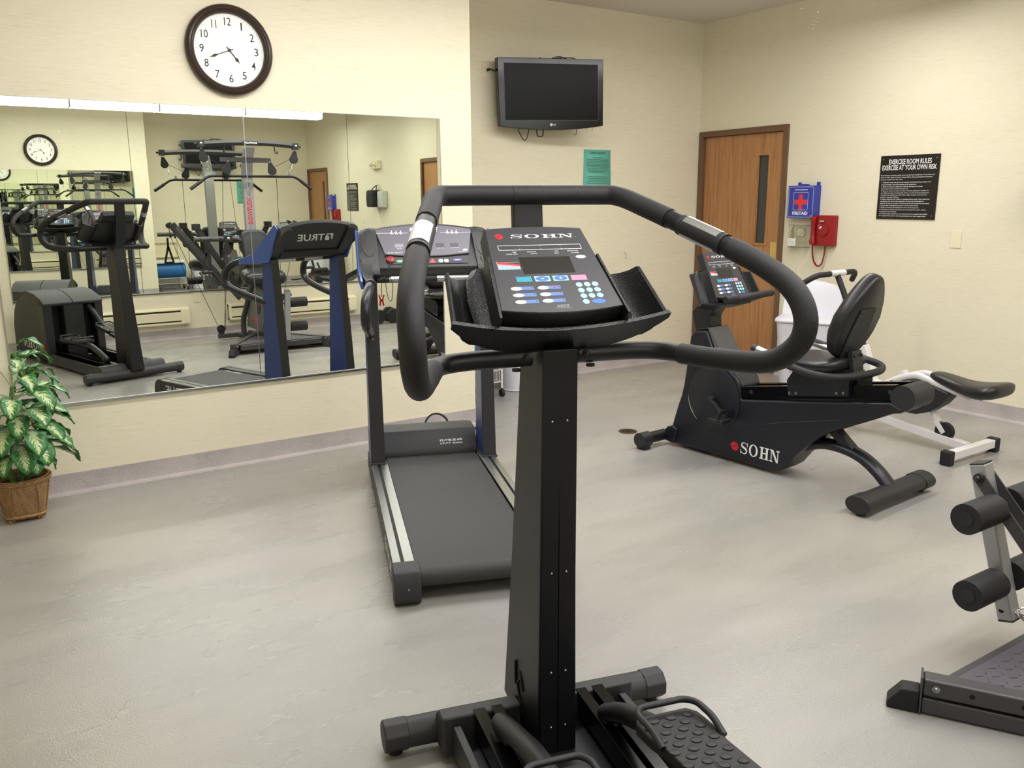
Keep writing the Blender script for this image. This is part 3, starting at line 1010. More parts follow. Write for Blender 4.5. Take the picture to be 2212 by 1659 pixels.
# rear flywheel housing with two arm slots
side = [(-1.20, .05), (-1.20, .585), (-1.27, .625), (-1.42, .668), (-1.58, .682), (-1.74, .660), (-1.88, .590), (-1.98, .48), (-2.04, .32), (-2.055, .05)]
def cut(side, v_back):
    return [p for p in side if p[0] >= v_back] + [(v_back, .66), (v_back, .05)]
mb = MB()
front_part = [(-1.20, .05), (-1.20, .585), (-1.27, .625), (-1.36, .650), (-1.36, .05)]
for x0, x1 in ((-.268, -.195), (-.092, .092), (.195, .268)):
    mb.prism(front_part, 'x', x0, x1)
mb.prism([(-1.20, .56), (-1.20, .585), (-1.27, .625), (-1.36, .650), (-1.36, .56)], 'x', -.268, .268)
mb.prism([(-1.36, .05)] + [(-1.36, .650)] + side[3:], 'x', -.268, .268)
hsng = mb.build('flywheel_housing', 'blackplas', el, bevel=.012, seg=3)
mb = MB()
top = [(-1.19, .592), (-1.27, .634), (-1.42, .677), (-1.58, .691), (-1.74, .669), (-1.88, .598)]
for x0, x1 in ((-.272, -.002), (.002, .272)):
    mb.prism(top + [(p[0], p[1] - .018) for p in top[::-1]], 'x', x0, x1)
mb.build('housing_lid', 'blacktop', el, bevel=.004)  # greyer than the shell: light from above put into the lid's colour
for sx in (-1, 1):
    m_ = MB(); ex_ = Vector((0, sx * 1.0, 0)); x0 = sx * .2692
    org = Vector((x0, -1.37 if sx < 0 else -1.83, .135))
    sohn_letters(m_, org, ex_, (0, 0, 1), .44, .075); m_.build('side_lettering', 'whiteprint', hsng, smooth=False)
    m_ = MB(); sohn_ball(m_, (x0, -1.31 if sx < 0 else -1.90, .172), ex_, (0, 0, 1), .034); m_.build('side_emblem', 'redlogo', hsng, smooth=False)
for sx in (-1, 1):
    mb = MB(); mb.cyl((sx * .18, -1.95, 0), (sx * .18, -1.95, .05), .03); mb.build('rear_foot', 'rubber', el)
# foot arms and pedals (right one raised)
def pedal(u, v0, z0, v1, z1, parent):
    """v0,z0 toe end; v1,z1 heel end"""
    d = Vector((0, v1 - v0, z1 - z0)); L = d.length; ey = d.normalized(); ex = Vector((1, 0, 0)); ez = ex.cross(ey)
    if ez.z < 0: ez, ex = -ez, -ex
    X = frame_matrix((u, v0, z0), ex, ey, ez)
    w = .082
    outl = [(w * .80, 0), (w, .03), (w, .10), (w * .88, .17), (w * .88, L - .10), (w, L - .06), (w * .85, L), (-w * .85, L), (-w, L - .06), (-w * .88, L - .10), (-w * .88, .17), (-w, .10), (-w, .03), (-w * .80, 0)]
    mb = MB(X); mb.prism(outl, 'z', -.028, 0)
    p = mb.build('pedal', 'blackplas', parent, bevel=.005, seg=3)
    rim = fillet([(w - .006, .15, -.002), (w - .004, .10, .020), (w - .004, .03, .024), (w * .70, .004, .024), (-w * .70, .004, .024), (-w + .004, .03, .024), (-w + .004, .10, .020), (-w + .006, .15, -.002)], .02)
    mb = MB(X); mb.tube(rim, .008, 10); mb.build('toe_rim', 'blackplas', p)
    mb = MB(X)
    rm2 = [(w - .008, L - .10, -.002), (w - .004, L - .06, .014), (w * .80, L - .006, .016), (-w * .80, L - .006, .016), (-w + .004, L - .06, .014), (-w + .008, L - .10, -.002)]
    mb.tube(fillet(rm2, .02), .007, 10)
    wall = []
    mb.build('heel_rim', 'blackplas', p)
    mb = MB(X)
    k = 0
    for j in range(12):
        y = .035 + j * .0285
        if y > L - .03: break
        for i in range(3):
            x = (-.045 + i * .045) + (.018 if j % 2 else -.006)
            if abs(x) < .064:
                mb.lathe([(.0125, -.001), (.0125, .0022), (.0085, .0036), (.0001, .0036)], (x, y, 0), 14)
    mb.build('grip_studs', 'blackplas', p)
    return p
def arm(pts, label, name='pedal_arm'):
    mb = MB(); mb.tube(fillet(pts, .06, 6), .027, 18)
    mb.sphere(pts[0], .0272, 8)
    return plabel(mb.build(name, 'black', el), label)
ar = arm([(.145, -.235, .142), (.145, -.33, .205), (.145, -.53, .285), (.145, -.92, .36), (.145, -1.08, .46), (.145, -1.34, .60)], 'raised foot arm')
pedal(.152, -.520, .322, -.960, .385, ar)
al = arm([(-.150, -.215, .165), (-.150, -.33, .205), (-.150, -.50, .255), (-.150, -.90, .255), (-.150, -1.34, .21)], 'lowered foot arm')
pedal(-.155, -.60, .300, -1.02, .290, al)
for sx, a_, v_ in ((1, ar, -.235), (-1, al, -.215)):
    mb = MB(); mb.cyl((sx * .150 - .03, v_ - .02, .125), (sx * .150 + .03, v_ - .02, .125), .028); mb.build('roller', 'rubber', a_)
# post and handlebar
mb = MB()
mb.rings([[Vector((x * .040, v - .013 * sgn, z)) for x, sgn in ((-1, 1), (1, 1), (1, -1), (-1, -1))] for v, z in ((-.10, 1.12), (-.055, 1.20), (-.03, 1.30), (-.008, 1.42), (.0, 1.51))])
mb.build('handlebar_post', 'black', el, bevel=.003)
half = [(.0, -.002, 1.524), (.19, -.004, 1.524), (.247, -.031, 1.520), (.285, -.125, 1.489), (.324, -.231, 1.451), (.368, -.358, 1.406), (.405, -.470, 1.362), (.428, -.550, 1.315), (.434, -.588, 1.255), (.428, -.572, 1.195), (.404, -.500, 1.148), (.355, -.355, 1.134), (.300, -.225, 1.133), (.215, -.195, 1.136), (.060, -.195, 1.137)]
full = [(-p[0], p[1], p[2]) for p in half[::-1]] + half[1:]
cr = cat_rom(full, 6)
mb = MB(); mb.tube(cr, .0230, 18)
hb = mb.build('handlebar', 'black', el)
for sx in (-1, 1):
    a = cat_rom([(sx * p[0], p[1], p[2]) for p in half], 6)
    mb = MB(); mb.tube(a[1: 4 * 6 - 1], .0253, 20); mb.build('foam_sleeve', 'foam', hb)
    mb = MB(); mb.tube(a[5 * 6 + 1: 12 * 6 - 1], .0262, 20); mb.build('foam_sleeve', 'foam', hb)
    # heart-rate grip: black core, two bright contact plates
    g0, g1 = Vector((sx * .3262, -.238, 1.4485)), Vector((sx * .3668, -.354, 1.4075))
    mb = MB(); mb.pill(g0 + (g0 - g1).normalized() * .006, g1 + (g1 - g0).normalized() * .006, .0262, 22, .003)
    gp = mb.build('heart_rate_grip', 'blackplas', hb)
    t_ = (g1 - g0).normalized(); xx = Vector((0, 0, 1)).cross(t_).normalized(); yy = t_.cross(xx)
    q0, q1 = g0 + t_ * .010, g1 - t_ * .010
    for c0 in (math.pi / 2, -math.pi / 2):
        mb = MB()
        R_ = []
        for p in (q0, q1):
            ring = [p + (xx * math.cos(c0 + a_) + yy * math.sin(c0 + a_)) * .0272 for a_ in [(-.95 + 1.9 * k / 12) for k in range(13)]]
            ring += [p + (xx * math.cos(c0 + a_) + yy * math.sin(c0 + a_)) * .0255 for a_ in [(.95 - 1.9 * k / 12) for k in range(13)]]
            R_.append(ring)
        mb.rings(R_)
        plabel(mb.build('contact_plate', 'alu', gp), 'shiny metal contact plate')
mb = MB()
for sx in (-1, 1):
    mb.tube([(sx * .0400, -.003, 1.524), (sx * .0412, -.003, 1.524)], .0258, 20)
mb.build('clamp_seam', 'blackplas', hb)
mb = MB(); mb.tube([(-.040, -.003, 1.524), (.040, -.003, 1.524)], .0256, 20); mb.build('top_clamp', 'foam', hb)
for sx in (-1, 1):
    mb = MB(); mb.cyl((sx * .078, -.222, 1.141), (sx * .078, -.2155, 1.141), .009, n=6); mb.sphere((sx * .078, -.221, 1.141), .006, 6)
    mb.cyl((sx * .098, -.20, 1.111), (sx * .098, -.20, 1.104), .011, n=6)
    mb.build('clamp_bolt', 'blackplas', hb)
XE = frame_matrix((0, -.262, 1.263), (1, 0, 0), (0, .768, .642), (0, -.642, .768))
console(el, XE)
tray(el, XE)
# ------------------------------------------------------------------ treadmill in front of the mirror
tm = thing('treadmill', 'dark grey treadmill with blue uprights standing in front of the mirror', 'treadmill', (1.605, 2.678, 0), -.362)
for sx in (-1, 1):
    mb = MB(); mb.prism([(-.02, .030), (-.02, .145), (1.50, .145), (1.62, .125), (1.66, .030)], 'x', sx * .298, sx * .336)
    rail = mb.build('side_rail', 'blackplas', tm, bevel=.003)
    for a, b in ((.252, .290), (.304, .334)):
        mb = MB()
        mb.bx(sx * a, sx * b, -.012, 1.335, .143, .1505)
        nr = 5
        for k in range(nr):
            x = a + (b - a) * (k + .5) / nr
            mb.bx(sx * (x - .0016), sx * (x + .0016), -.012, 1.335, .1505, .1525)
        plabel(mb.build('tread_strip', 'alu', tm, smooth=False), 'ribbed aluminium strip')
    MB().bx(sx * .286, sx * .308, -.012, 1.335, .136, .145).build('strip_groove', 'rubber', tm, smooth=False)
    o = [(-.095, .045), (-.088, .10), (-.070, .135), (-.035, .153), (.0, .154), (.0, .0), (-.06, .0), (-.085, .02)]
    mb = MB(); mb.prism(o, 'x', sx * .236, sx * .340)
    cap = mb.build('end_cap', 'blacktop', tm, bevel=.006, seg=3)
    mb = MB(); mb.sphere((sx * .285, -.092, .075), .005, 8); mb.build('cap_screw', 'steel', cap)
    m_ = MB()
    ex_ = (0, sx * 1.0, 0)
    true_logo(m_, (sx * .3364, .40 if sx < 0 else .06, .055), ex_, (0, 0, 1), .34, .060)
    m_.build('rail_lettering', 'silverprint', rail, smooth=False)
    # upright: wide at the foot, navy sides, black edges
    r0 = [(.262, 1.275), (.262, 1.485), (.337, 1.485), (.337, 1.275)]
    r1 = [(.266, 1.335), (.266, 1.425), (.330, 1.425), (.330, 1.335)]
    mb = MB(); A = [mb.v((sx * x, y, .155)) for x, y in r0]; B = [mb.v((sx * x, y, 1.135)) for x, y in r1]
    mb.f(A); mb.f(B)
    for i in range(4):
        mb.mi = 0 if i in (0, 2) else 1
        mb.f([A[i], A[(i + 1) % 4], B[(i + 1) % 4], B[i]])
    up = mb.build('upright', ['blue', 'blackplas'], tm, bevel=.004)
    mb = MB(); mb.bx(sx * .256, sx * .342, 1.262, 1.50, .148, .160); mb.build('upright_base', 'blackplas', up, bevel=.003)
# deck and belt
MB().bx(-.30, .30, .0, 1.55, .05, .118).build('deck', 'black', tm)
mb = MB()
bel = [(1.52, .138), (1.2, .138), (.8, .138), (.4, .138), (.02, .138)] + [(-.02 + .042 * math.cos(a), .096 + .042 * math.sin(a)) for a in [math.pi / 2 + math.pi * k / 10 for k in range(11)]] + [(1.52, .054)]
mb.prism(bel, 'x', -.247, .247)
bt = mb.build('running_belt', 'belt', tm, angle=25)
m_ = MB(); put_text(m_, 'S.O.F.T. SELECT', (.238, .05, .1384), (0, 1, 0), (-1, 0, 0), width=.22, height=.030, bold=.02); m_.build('belt_lettering', 'silverprint', bt, smooth=False)
# motor hood
ho = [(1.425, .138), (1.428, .172), (1.500, .262), (1.62, .268), (1.80, .225), (1.86, .15), (1.87, .03), (1.50, .03)]
mb = MB(); mb.prism(ho, 'x', -.260, .260)
hd = mb.build('motor_hood', 'blacktop', tm, bevel=.006, seg=3)
m_ = MB(); d_ = Vector((0, .072, .090)).normalized(); nn = Vector((0, -.78, .62)) * .0006
put_text(m_, 'FZ-TTB-3E 600', Vector((.055, 1.452, .202)) + nn, (1, 0, 0), d_, width=.125, height=.013, bold=.01)
put_text(m_, 'S.O.F.T. System', Vector((.055, 1.440, .187)) + nn, (1, 0, 0), d_, width=.125, height=.012, bold=.01)
m_.build('hood_lettering', 'whiteprint', hd, smooth=False)
# console: bowed shell
def ztop(u):
    return 1.394 - .034 * (u / .31) ** 2
def prof(u):
    zt = ztop(u)
    return [(1.562, zt - .022), (1.548, zt), (1.530, zt - .004), (1.516, zt - .012), (1.306, 1.193), (1.293, 1.182), (1.293, 1.168), (1.335, 1.152), (1.378, 1.130), (1.402, 1.134), (1.445, 1.195)]
mb = MB()
mb.rings([[Vector((u, v, z)) for v, z in prof(u)] for u in [-.30 + .60 * k / 14 for k in range(15)]])
cs = mb.build('console_shell', 'blackplas', tm, bevel=.003, angle=45)
# sloped panel with prints
S0, S1 = Vector((0, 1.3035, 1.1895)), Vector((0, 1.516, 1.379))
ey = (S1 - S0).normalized(); ex = Vector((1, 0, 0)); ez = ex.cross(ey)
XP = frame_matrix(S0 + ez * .0012, ex, ey, ez)
def P(x, y, z=.0038): return XP @ Vector((x, y, z))
mb = MB(XP)
out = [(-.216, .074), (-.10, .062), (0, .058), (.10, .062), (.216, .074), (.256, .256)] + [(.256 - .512 * k / 12, .256 + .034 * (1 - (2 * k / 12 - 1) ** 2)) for k in range(1, 12)] + [(-.256, .256)]
mb.prism(out, 'z', 0, .0032)
pn = mb.build('display_panel', 'mauve', cs, bevel=.0008)
mb = MB(XP); mb.prism([(-.206, .006), (.206, .006), (.214, .068), (.10, .056), (0, .052), (-.10, .056), (-.214, .068)], 'z', 0, .003)
ks = mb.build('key_strip', 'blacktop', cs, bevel=.0008)
mb = MB(XP); mb.tube([Vector((p.x, p.y, .006)) for p in cat_rom([(a, b, 0) for a, b in [(-.219, .072), (-.10, .059), (0, .055), (.10, .059), (.219, .072)]], 4)], .0045, 8)
mb.build('book_ledge', 'blackplas', cs)
m_ = MB(XP)
def hbeat(x0, x1, spikes):
    y = .232
    m_.prism([(x0, y - .0008), (x1, y - .0008), (x1, y + .0008), (x0, y + .0008)], 'z', .0032, .0038)
    for x in spikes:
        pts = [(x - .008, y), (x - .005, y + .006), (x - .002, y - .012), (x + .002, y + .021), (x + .006, y - .009), (x + .009, y)]
        for a, b in zip(pts[:-1], pts[1:]):
            d = Vector((b[0] - a[0], b[1] - a[1], 0)).normalized(); n_ = Vector((-d.y, d.x, 0)) * .0009
            m_.prism([(a[0] + n_.x, a[1] + n_.y), (a[0] - n_.x, a[1] - n_.y), (b[0] - n_.x, b[1] - n_.y), (b[0] + n_.x, b[1] + n_.y)], 'z', .0032, .0038)
hbeat(-.252, -.086, (-.172, -.148, -.124)); hbeat(.086, .252, (.124, .148, .172))
m_.build('heartbeat_print', 'whiteprint', pn, smooth=False)
m_ = MB(); true_logo(m_, P(-.076, .240), ex, ey, .152, .030); m_.build('panel_logo', 'whiteprint', pn, smooth=False)
for j, (x, mt, cap) in enumerate(((-.140, 'lcd', 'DISTANCE'), (-.072, 'lcd', 'TIME'), (0, 'lcdark', 'INCLINE'), (.073, 'lcdark', 'SPEED   PACE'), (.150, 'lcdark', 'CALORIES  METS'))):
    mb = MB(XP); mb.prism([(x - .022, .124), (x + .022, .124), (x + .022, .152), (x - .022, .152)], 'z', .0032, .0040); mb.build('readout_window', mt, pn, smooth=False)
    m_ = MB(); put_text(m_, cap, P(x, .114), ex, ey, height=.0045, align='C', bold=.01); m_.build('readout_caption', 'whiteprint', pn, smooth=False)
m_ = MB(); put_text(m_, 'PLEASE READ OWNERS MANUAL', P(-.207, .089), ex, ey, height=.0040); put_text(m_, 'SAFETY KEY MUST BE IN PLACE', P(-.204, .082), ex, ey, height=.0034)
put_text(m_, 'MADE IN U.S.A.', P(.165, .086), ex, ey, height=.004); m_.build('fine_print', 'whiteprint', pn, smooth=False)
mb = MB(XP); mb.prism([(.190, .095), (.214, .095), (.214, .108), (.196, .108), (.190, .102)], 'z', .0032, .0038); mb.build('flag_print', 'whiteprint', pn, smooth=False)
mb = MB(XP); mb.lathe([(.0225, .002), (.0225, .010), (.017, .015), (.0001, .016)], (-.192, .036, 0), 24)
sk = mb.build('stop_button', 'red', ks); plabel(sk, 'round red stop button')
def okey(x, y, rx, ry, mt, s_, name, lab):
    g = MB(XP); g.disc((x, y, .0028), rx, ry, 24, .0022); k = g.build(name, mt, ks, bevel=.0006); plabel(k, lab)
    if s_:
        g = MB(); put_text(g, s_, P(x, y - ry * .35, .0053), ex, ey, height=ry * .7, align='C', bold=.02); g.build('key_legend', 'whiteprint' if mt != 'whiteprint' else 'greyprint', k, smooth=False)
okey(-.141, .026, .027, .0115, 'green', 'START', 'start_key', 'green oval start key')
okey(.064, .024, .0125, .0115, 'whiteprint', '-', 'minus_key', 'white round minus key')
okey(.093, .024, .0125, .0115, 'whiteprint', '+', 'plus_key', 'white round plus key')
okey(.152, .028, .027, .0095, 'purple', 'SELECT', 'select_key', 'blue oval select key')
okey(-.062, .022, .0125, .0115, 'whiteprint', '-', 'minus_key', 'white round minus key')
g = MB(XP); g.prism([(.004, .010), (.040, .010), (.022, .042)], 'z', .0028, .0050); plabel(g.build('incline_key', 'redprint', ks, bevel=.001), 'red triangular key')
# badge on the back of the console
bdir = Vector((0, 1.556 - 1.430, 1.360 - 1.178)).normalized()
m_ = MB(); true_logo(m_, Vector((.165, 1.484, 1.250)) + Vector((0, .82, -.57)) * .0012, (-1, 0, 0), bdir, .33, .056); m_.build('back_lettering', 'silverprint', cs, smooth=False)
MB().box((0, 1.425, 1.168), (.52, .035, .055), Matrix.Rotation(math.radians(-35), 3, 'X')).build('back_brace', 'black', cs, bevel=.008)
# side pods with cup holes, the elbows and the handrails
for sx in (-1, 1):
    mb = MB()
    def pr(k):   # outline of the pod seen from the side (v, z)
        return [(1.566, 1.310 + .02 * k), (1.556, 1.350 + .010 * k), (1.525, 1.366 + .010 * k), (1.495, 1.362 + .010 * k), (1.455, 1.338 + .008 * k), (1.36, 1.252), (1.300, 1.200), (1.272, 1.172), (1.262, 1.150), (1.30, 1.124), (1.40, 1.126), (1.47, 1.20)]
    mb.rings([[Vector((sx * u, v, z)) for v, z in pr(k)] for u, k in ((.252, .8), (.285, 1.0), (.325, .2), (.345, -1.0), (.350, -2.2))])
    pod = mb.build('side_pod', 'blackplas', cs, bevel=.006, seg=3, angle=50)
    # cup hole: a rim round a flat floor painted dark as a shaded well
    mb = MB(XP)
    def ov(k, cx=.296, cy=.150):
        return [(sx * (cx + .032 * k * math.cos(a)), cy + (.100 if math.sin(a) > 0 else .085) * k * math.sin(a) * (1 if math.sin(a) > 0 else 1)) for a in [2 * math.pi * i / 30 for i in range(30)]]
    A = [mb.v((x, y, .004)) for x, y in ov(1.16)]; B = [mb.v((x, y, .011)) for x, y in ov(1.10)]; Cc = [mb.v((x, y, .011)) for x, y in ov(.98)]; D_ = [mb.v((x, y, .0065)) for x, y in ov(.94)]
    for i in range(30):
        j = (i + 1) % 30
        mb.f([A[i], A[j], B[j], B[i]]); mb.f([B[i], B[j], Cc[j], Cc[i]]); mb.f([Cc[i], Cc[j], D_[j], D_[i]])
    mb.mi = 1; mb.f(D_)
    mb.build('cup_holder', ['blackplas', 'holeshade'], pod, angle=60)
    mb = MB(); mb.prism([(1.512, 1.366), (1.384, 1.259), (1.268, 1.168), (1.118, 1.132), (1.115, 1.092), (1.262, 1.102), (1.43, 1.116), (1.475, 1.20), (1.545, 1.335)], 'x', sx * .346, sx * .358)
    plabel(mb.build('side_trim', 'bluetrim', cs, bevel=.003), 'blue side trim')
    mb = MB()
    mb.rings([[Vector((sx * x, v, z)) for x, z in ((u0, z0), (u1, z0), (u1, z1), (u0, z1))] for v, u0, u1, z0, z1 in ((1.33, .27, .346, 1.11, 1.235), (1.27, .285, .346, 1.098, 1.172), (1.19, .292, .342, 1.092, 1.145), (1.115, .290, .332, 1.093, 1.134))])
    mb.build('elbow', 'blackplas', tm, bevel=.008, seg=3)
    mb = MB(); mb.tube([(sx * .310, 1.135, 1.115), (sx * .313, 1.095, 1.111)], .0285, 18); mb.build('collar', 'blackplas', tm)
    hp = [(sx * .310, 1.13, 1.114), (sx * .326, 1.035, 1.098), (sx * .345, .965, 1.050), (sx * .351, .943, .985), (sx * .346, .985, .932), (sx * .328, 1.13, .886), (sx * .312, 1.335, .840)]
    mb = MB(); mb.tube(cat_rom(hp, 6), .0235, 16)
    plabel(mb.build('handrail', 'navy', tm), 'curved padded handrail')
    mb = MB(); mb.sphere((sx * .300, 1.318, .815), .007, 8); mb.build('bolt', 'steel', tm)
# cross bar with pulse plates, safety key on its cord
CV, CZ = 1.315, 1.121
mb = MB(); mb.tube([(-.268, CV, CZ), (.268, CV, CZ)], .018, 16); cb = mb.build('cross_bar', 'blackplas', tm)
for a, b in ((-.205, -.04), (.04, .205)):
    mb = MB(); mb.tube([(a, CV, CZ), (b, CV, CZ)], .0195, 18); plabel(mb.build('pulse_plate', 'alu', cb), 'shiny pulse plate')
kp = P(-.192, .036, .016)
mb = MB()
mb.tube(cat_rom([kp, kp + Vector((-.008, -.03, -.03)), Vector((-.222, 1.286, 1.150)), Vector((-.224, 1.288, 1.09)), Vector((-.212, 1.292, 1.02)), Vector((-.196, 1.294, 1.02)), Vector((-.190, 1.295, 1.10)), Vector((-.215, 1.298, 1.15)), Vector((-.243, 1.29, 1.11)), Vector((-.249, 1.288, 1.035))], 6), .0018, 6)
mb.build('safety_cord', 'blackplas', tm)
mb = MB()
for s in (-1, 1):
    mb.beam((-.249 + s * .0125, 1.288, 1.045), (-.249 + s * .005, 1.288, 1.020), .007, .010, (0, 1, 0)); mb.beam((-.249 + s * .005, 1.288, 1.020), (-.249 + s * .009, 1.288, .990), .008, .010, (0, 1, 0))
mb.bx(-.257, -.241, 1.283, 1.293, 1.012, 1.024)
plabel(mb.build('clip', 'red', tm, bevel=.001), 'red clothes clip hanging on the cord')
# ------------------------------------------------------------------ recumbent bike
rb = thing('recumbent_bike', 'dark navy recumbent exercise bike with padded backrest facing the far wall', 'exercise bike', (3.86, 2.33, 0), .073)
body = [(1.43, .022), (1.418, .10), (1.395, .185), (1.368, .27), (1.345, .335), (1.327, .41), (1.315, .50), (1.30, .62), (1.289, .713), (1.266, .743), (1.171, .76), (1.120, .66), (1.045, .56), (.985, .545), (.93, .50), (.905, .44), (.905, .39), (.60, .437), (.30, .487), (.02, .535), (-.02, .52), (-.052, .505), (-.03, .488), (.013, .478), (.13, .415), (.261, .350), (.33, .318), (.397, .270), (.47, .205), (.543, .125), (.59, .06), (.629, .030), (.713, .022)]
mb = MB(); mb.prism(body, 'x', -.100, .100)
bd = mb.build('body_shell', 'navy', rb, bevel=.014, seg=3)
mb = MB(); mb.prism([(1.262, .752), (1.171, .768), (1.120, .668), (1.06, .58), (1.03, .585), (1.09, .68), (1.16, .775)], 'x', -.085, .085)
mb.build('column_pad', 'shroud', bd, bevel=.006)
# crank covers
for sx in (-1, 1):
    mb = MB(); mb.lathe([(.188, 0), (.188, sx * .004), (.182, sx * .007), (.0001, sx * .007)], (sx * .0995, 1.093, .362), 44, 'x')
    dc = mb.build('crank_disc', 'navy', rb, angle=30)
    mb = MB()
    arc = [(sx * .1062, 1.093 + .186 * math.cos(a), .362 + .186 * math.sin(a)) for a in [math.pi * (-.02 - .27 * k / 14) for k in range(15)]]
    mb.tube(arc, .0026, 6); mb.build('disc_edge', 'chrome', dc)
    a0 = Vector((sx * .125, 1.093, .362)); a1 = a0 + Vector((0, .122 * sx, .098 * sx))
    mb = MB(); mb.beam(a0, a1, .016, .030, (1, 0, 0)); mb.cyl(a0 - Vector((sx * .02, 0, 0)), a0 + Vector((sx * .012, 0, 0)), .018)
    ca = mb.build('crank_arm', 'blackplas', rb, bevel=.004)
    mb = MB(); mb.box(a1 + Vector((sx * .055, .008, .0)), (.085, .10, .026)); mb.cyl(a1, a1 + Vector((sx * .05, 0, 0)), .008)
    pd = mb.build('pedal', 'blackplas', ca, bevel=.006)
    mb = MB(); mb.tube(fillet([a1 + Vector((sx * .02, -.01, .0)), a1 + Vector((sx * .02, -.01, .055)), a1 + Vector((sx * .09, -.01, .055)), a1 + Vector((sx * .09, -.01, 0))], .03), .006, 8, sy=2.5)
    mb.build('pedal_strap', 'rubber', pd)
mb = MB(); mb.prism([(1.10, .55), (.985, .56), (.90, .47), (.91, .42), (1.10, .40)], 'x', -.078, .078); mb.build('crank_guard', 'blacktop', bd, bevel=.012, seg=3)
for sx in (-1, 1):
    # crease line of the shell
    cr_ = cat_rom([(sx * .1005, 1.30, .08), (sx * .1005, .985, .185), (sx * .1005, .80, .255), (sx * .1005, .60, .315), (sx * .1005, .28, .392)], 6)
    mb = MB(); mb.tube(cr_, .0028, 6); mb.build('shell_seam', 'black', bd)
    m_ = MB(); e_ = Vector((0, sx * 1.0, 0))
    sohn_letters(m_, Vector((sx * .1006, .885 if sx < 0 else .63, .075)), e_, (0, 0, 1), .262, .070)
    m_.build('side_lettering', 'whiteprint', bd, smooth=False)
    m_ = MB(); sohn_ball(m_, Vector((sx * .1006, .925 if sx < 0 else .59, .108)), e_, (0, 0, 1), .026); m_.build('side_emblem', 'redlogo', bd, smooth=False)
# seat rail above the body and its round end cap
mb = MB()
dv, dz = Vector((0, -.888, .148)).normalized(), None
for sx in (-1, 1):
    mb.prism([(.915, .392), (.915, .462), (.01, .622), (.01, .548)], 'x', sx * .045, sx * .086)
mb.prism([(.915, .392), (.915, .425), (.01, .580), (.01, .548)], 'x', -.05, .05)
rl = mb.build('seat_rail', 'blackgloss', rb, bevel=.003)
mb = MB(); mb.pill((-.096, -.038, .566), (.096, -.038, .566), .062, 26, .012); mb.build('rail_end_cap', 'blackplas', rb)
mb = MB()
for v_ in (.84, .03):
    z_ = .43 + (.915 - v_) * .1735
    for sx in (-1, 1): mb.cyl((sx * .085, v_, z_), (sx * .089, v_, z_), .012, n=14)
mb.build('rail_bolt', 'blackplas', rl)
# seat carriage, seat, backrest
mb = MB()
mb.prism([(.600, .555), (.585, .468), (.235, .528), (.238, .610), (.30, .625), (.56, .620)], 'x', -.112, .112)
sc_ = mb.build('seat_carriage', 'navy', rb, bevel=.005)
mb = MB()
for v_, z_ in ((.575, .488), (.535, .494), (.30, .535), (.262, .542)):
    for sx in (-1, 1): mb.cyl((sx * .112, v_, z_), (sx * .116, v_, z_), .008, n=10)
mb.build('carriage_bolt', 'steel', sc_)
MB().bx(-.05, .05, .20, .30, .545, .640).build('back_hinge_block', 'blackplas', rb, bevel=.005)
def cushion(name, sections, mat, parent, subd=1, flip=False):
    mb = MB(); mb.rings(sections); return mb.build(name, mat, parent, angle=80, subd=subd)
secs = []
for v_, wx, zc, hh in ((.67, .09, .655, .020), (.645, .15, .665, .034), (.55, .195, .668, .036), (.42, .205, .668, .036), (.33, .19, .674, .038), (.295, .15, .680, .032), (.285, .10, .682, .02)):
    secs.append([Vector((wx * math.copysign(abs(math.cos(a)) ** .55, math.cos(a)), v_, zc + hh * math.copysign(abs(math.sin(a)) ** .7, math.sin(a)))) for a in [2 * math.pi * k / 24 for k in range(24)]])
plabel(cushion('seat_cushion', secs, 'vinyl', rb), 'black padded seat')
# backrest: pad in a leaning plane
bo, bt_ = Vector((0, .345, .700)), Vector((0, .185, 1.135))
ey = (bt_ - bo).normalized(); ez = Vector((1, 0, 0)).cross(ey)
XB = frame_matrix(bo, (1, 0, 0), ey, ez)      # ez points to the rear of the bike
L = (bt_ - bo).length
def back_outline(n=30):
    pts = []
    for k in range(n):
        a = 2 * math.pi * k / n
        s_, c_ = math.sin(a), math.cos(a)
        y = L / 2 + L / 2 * math.copysign(abs(s_) ** .62, s_)
        t = y / L
        wv = .125 + .055 * math.sin(min(1, max(0, t / .5)) * math.pi * .5) - .120 * max(0, (t - .40) / .60) ** 1.5
        pts.append((wv * math.copysign(abs(c_) ** .6, c_), y))
    return pts
o = back_outline()
mb = MB(XB)
mb.rings([[Vector((x * k, L / 2 + (y - L / 2) * k, z)) for x, y in o] for z, k in ((-.062, .90), (-.050, .975), (-.03, 1.0), (.0, 1.0), (.012, .975), (.016, .93))])
pad = mb.build('backrest_pad', 'vinyl', rb, angle=60)
mb = MB(XB); mb.prism([(-.075, .02), (.075, .02), (.085, .15), (.070, .290), (-.070, .290), (-.085, .15)], 'z', .016, .024)
bp_ = mb.build('back_plate', 'blackplas', pad, bevel=.002)
mb = MB(XB)
for x, y in ((-.06, .275), (.06, .275), (-.05, .06), (.05, .06)): mb.sphere((x, y, .025), .005, 6)
mb.build('plate_screw', 'blackplas', bp_)
mb = MB(); mb.beam((0, .285, .745), (0, .262, .625), .090, .028, (0, 1, 0)); mb.beam((0, .262, .640), (0, .23, .585), .10, .03, (0, 1, 0))
bk = mb.build('backrest_bracket', 'blackplas', rb, bevel=.004)
mb = MB()
for sx in (-1, 1): mb.sphere((sx * .030, .262, .725), .008, 8)
mb.build('bracket_bolt', 'blackplas', bk)
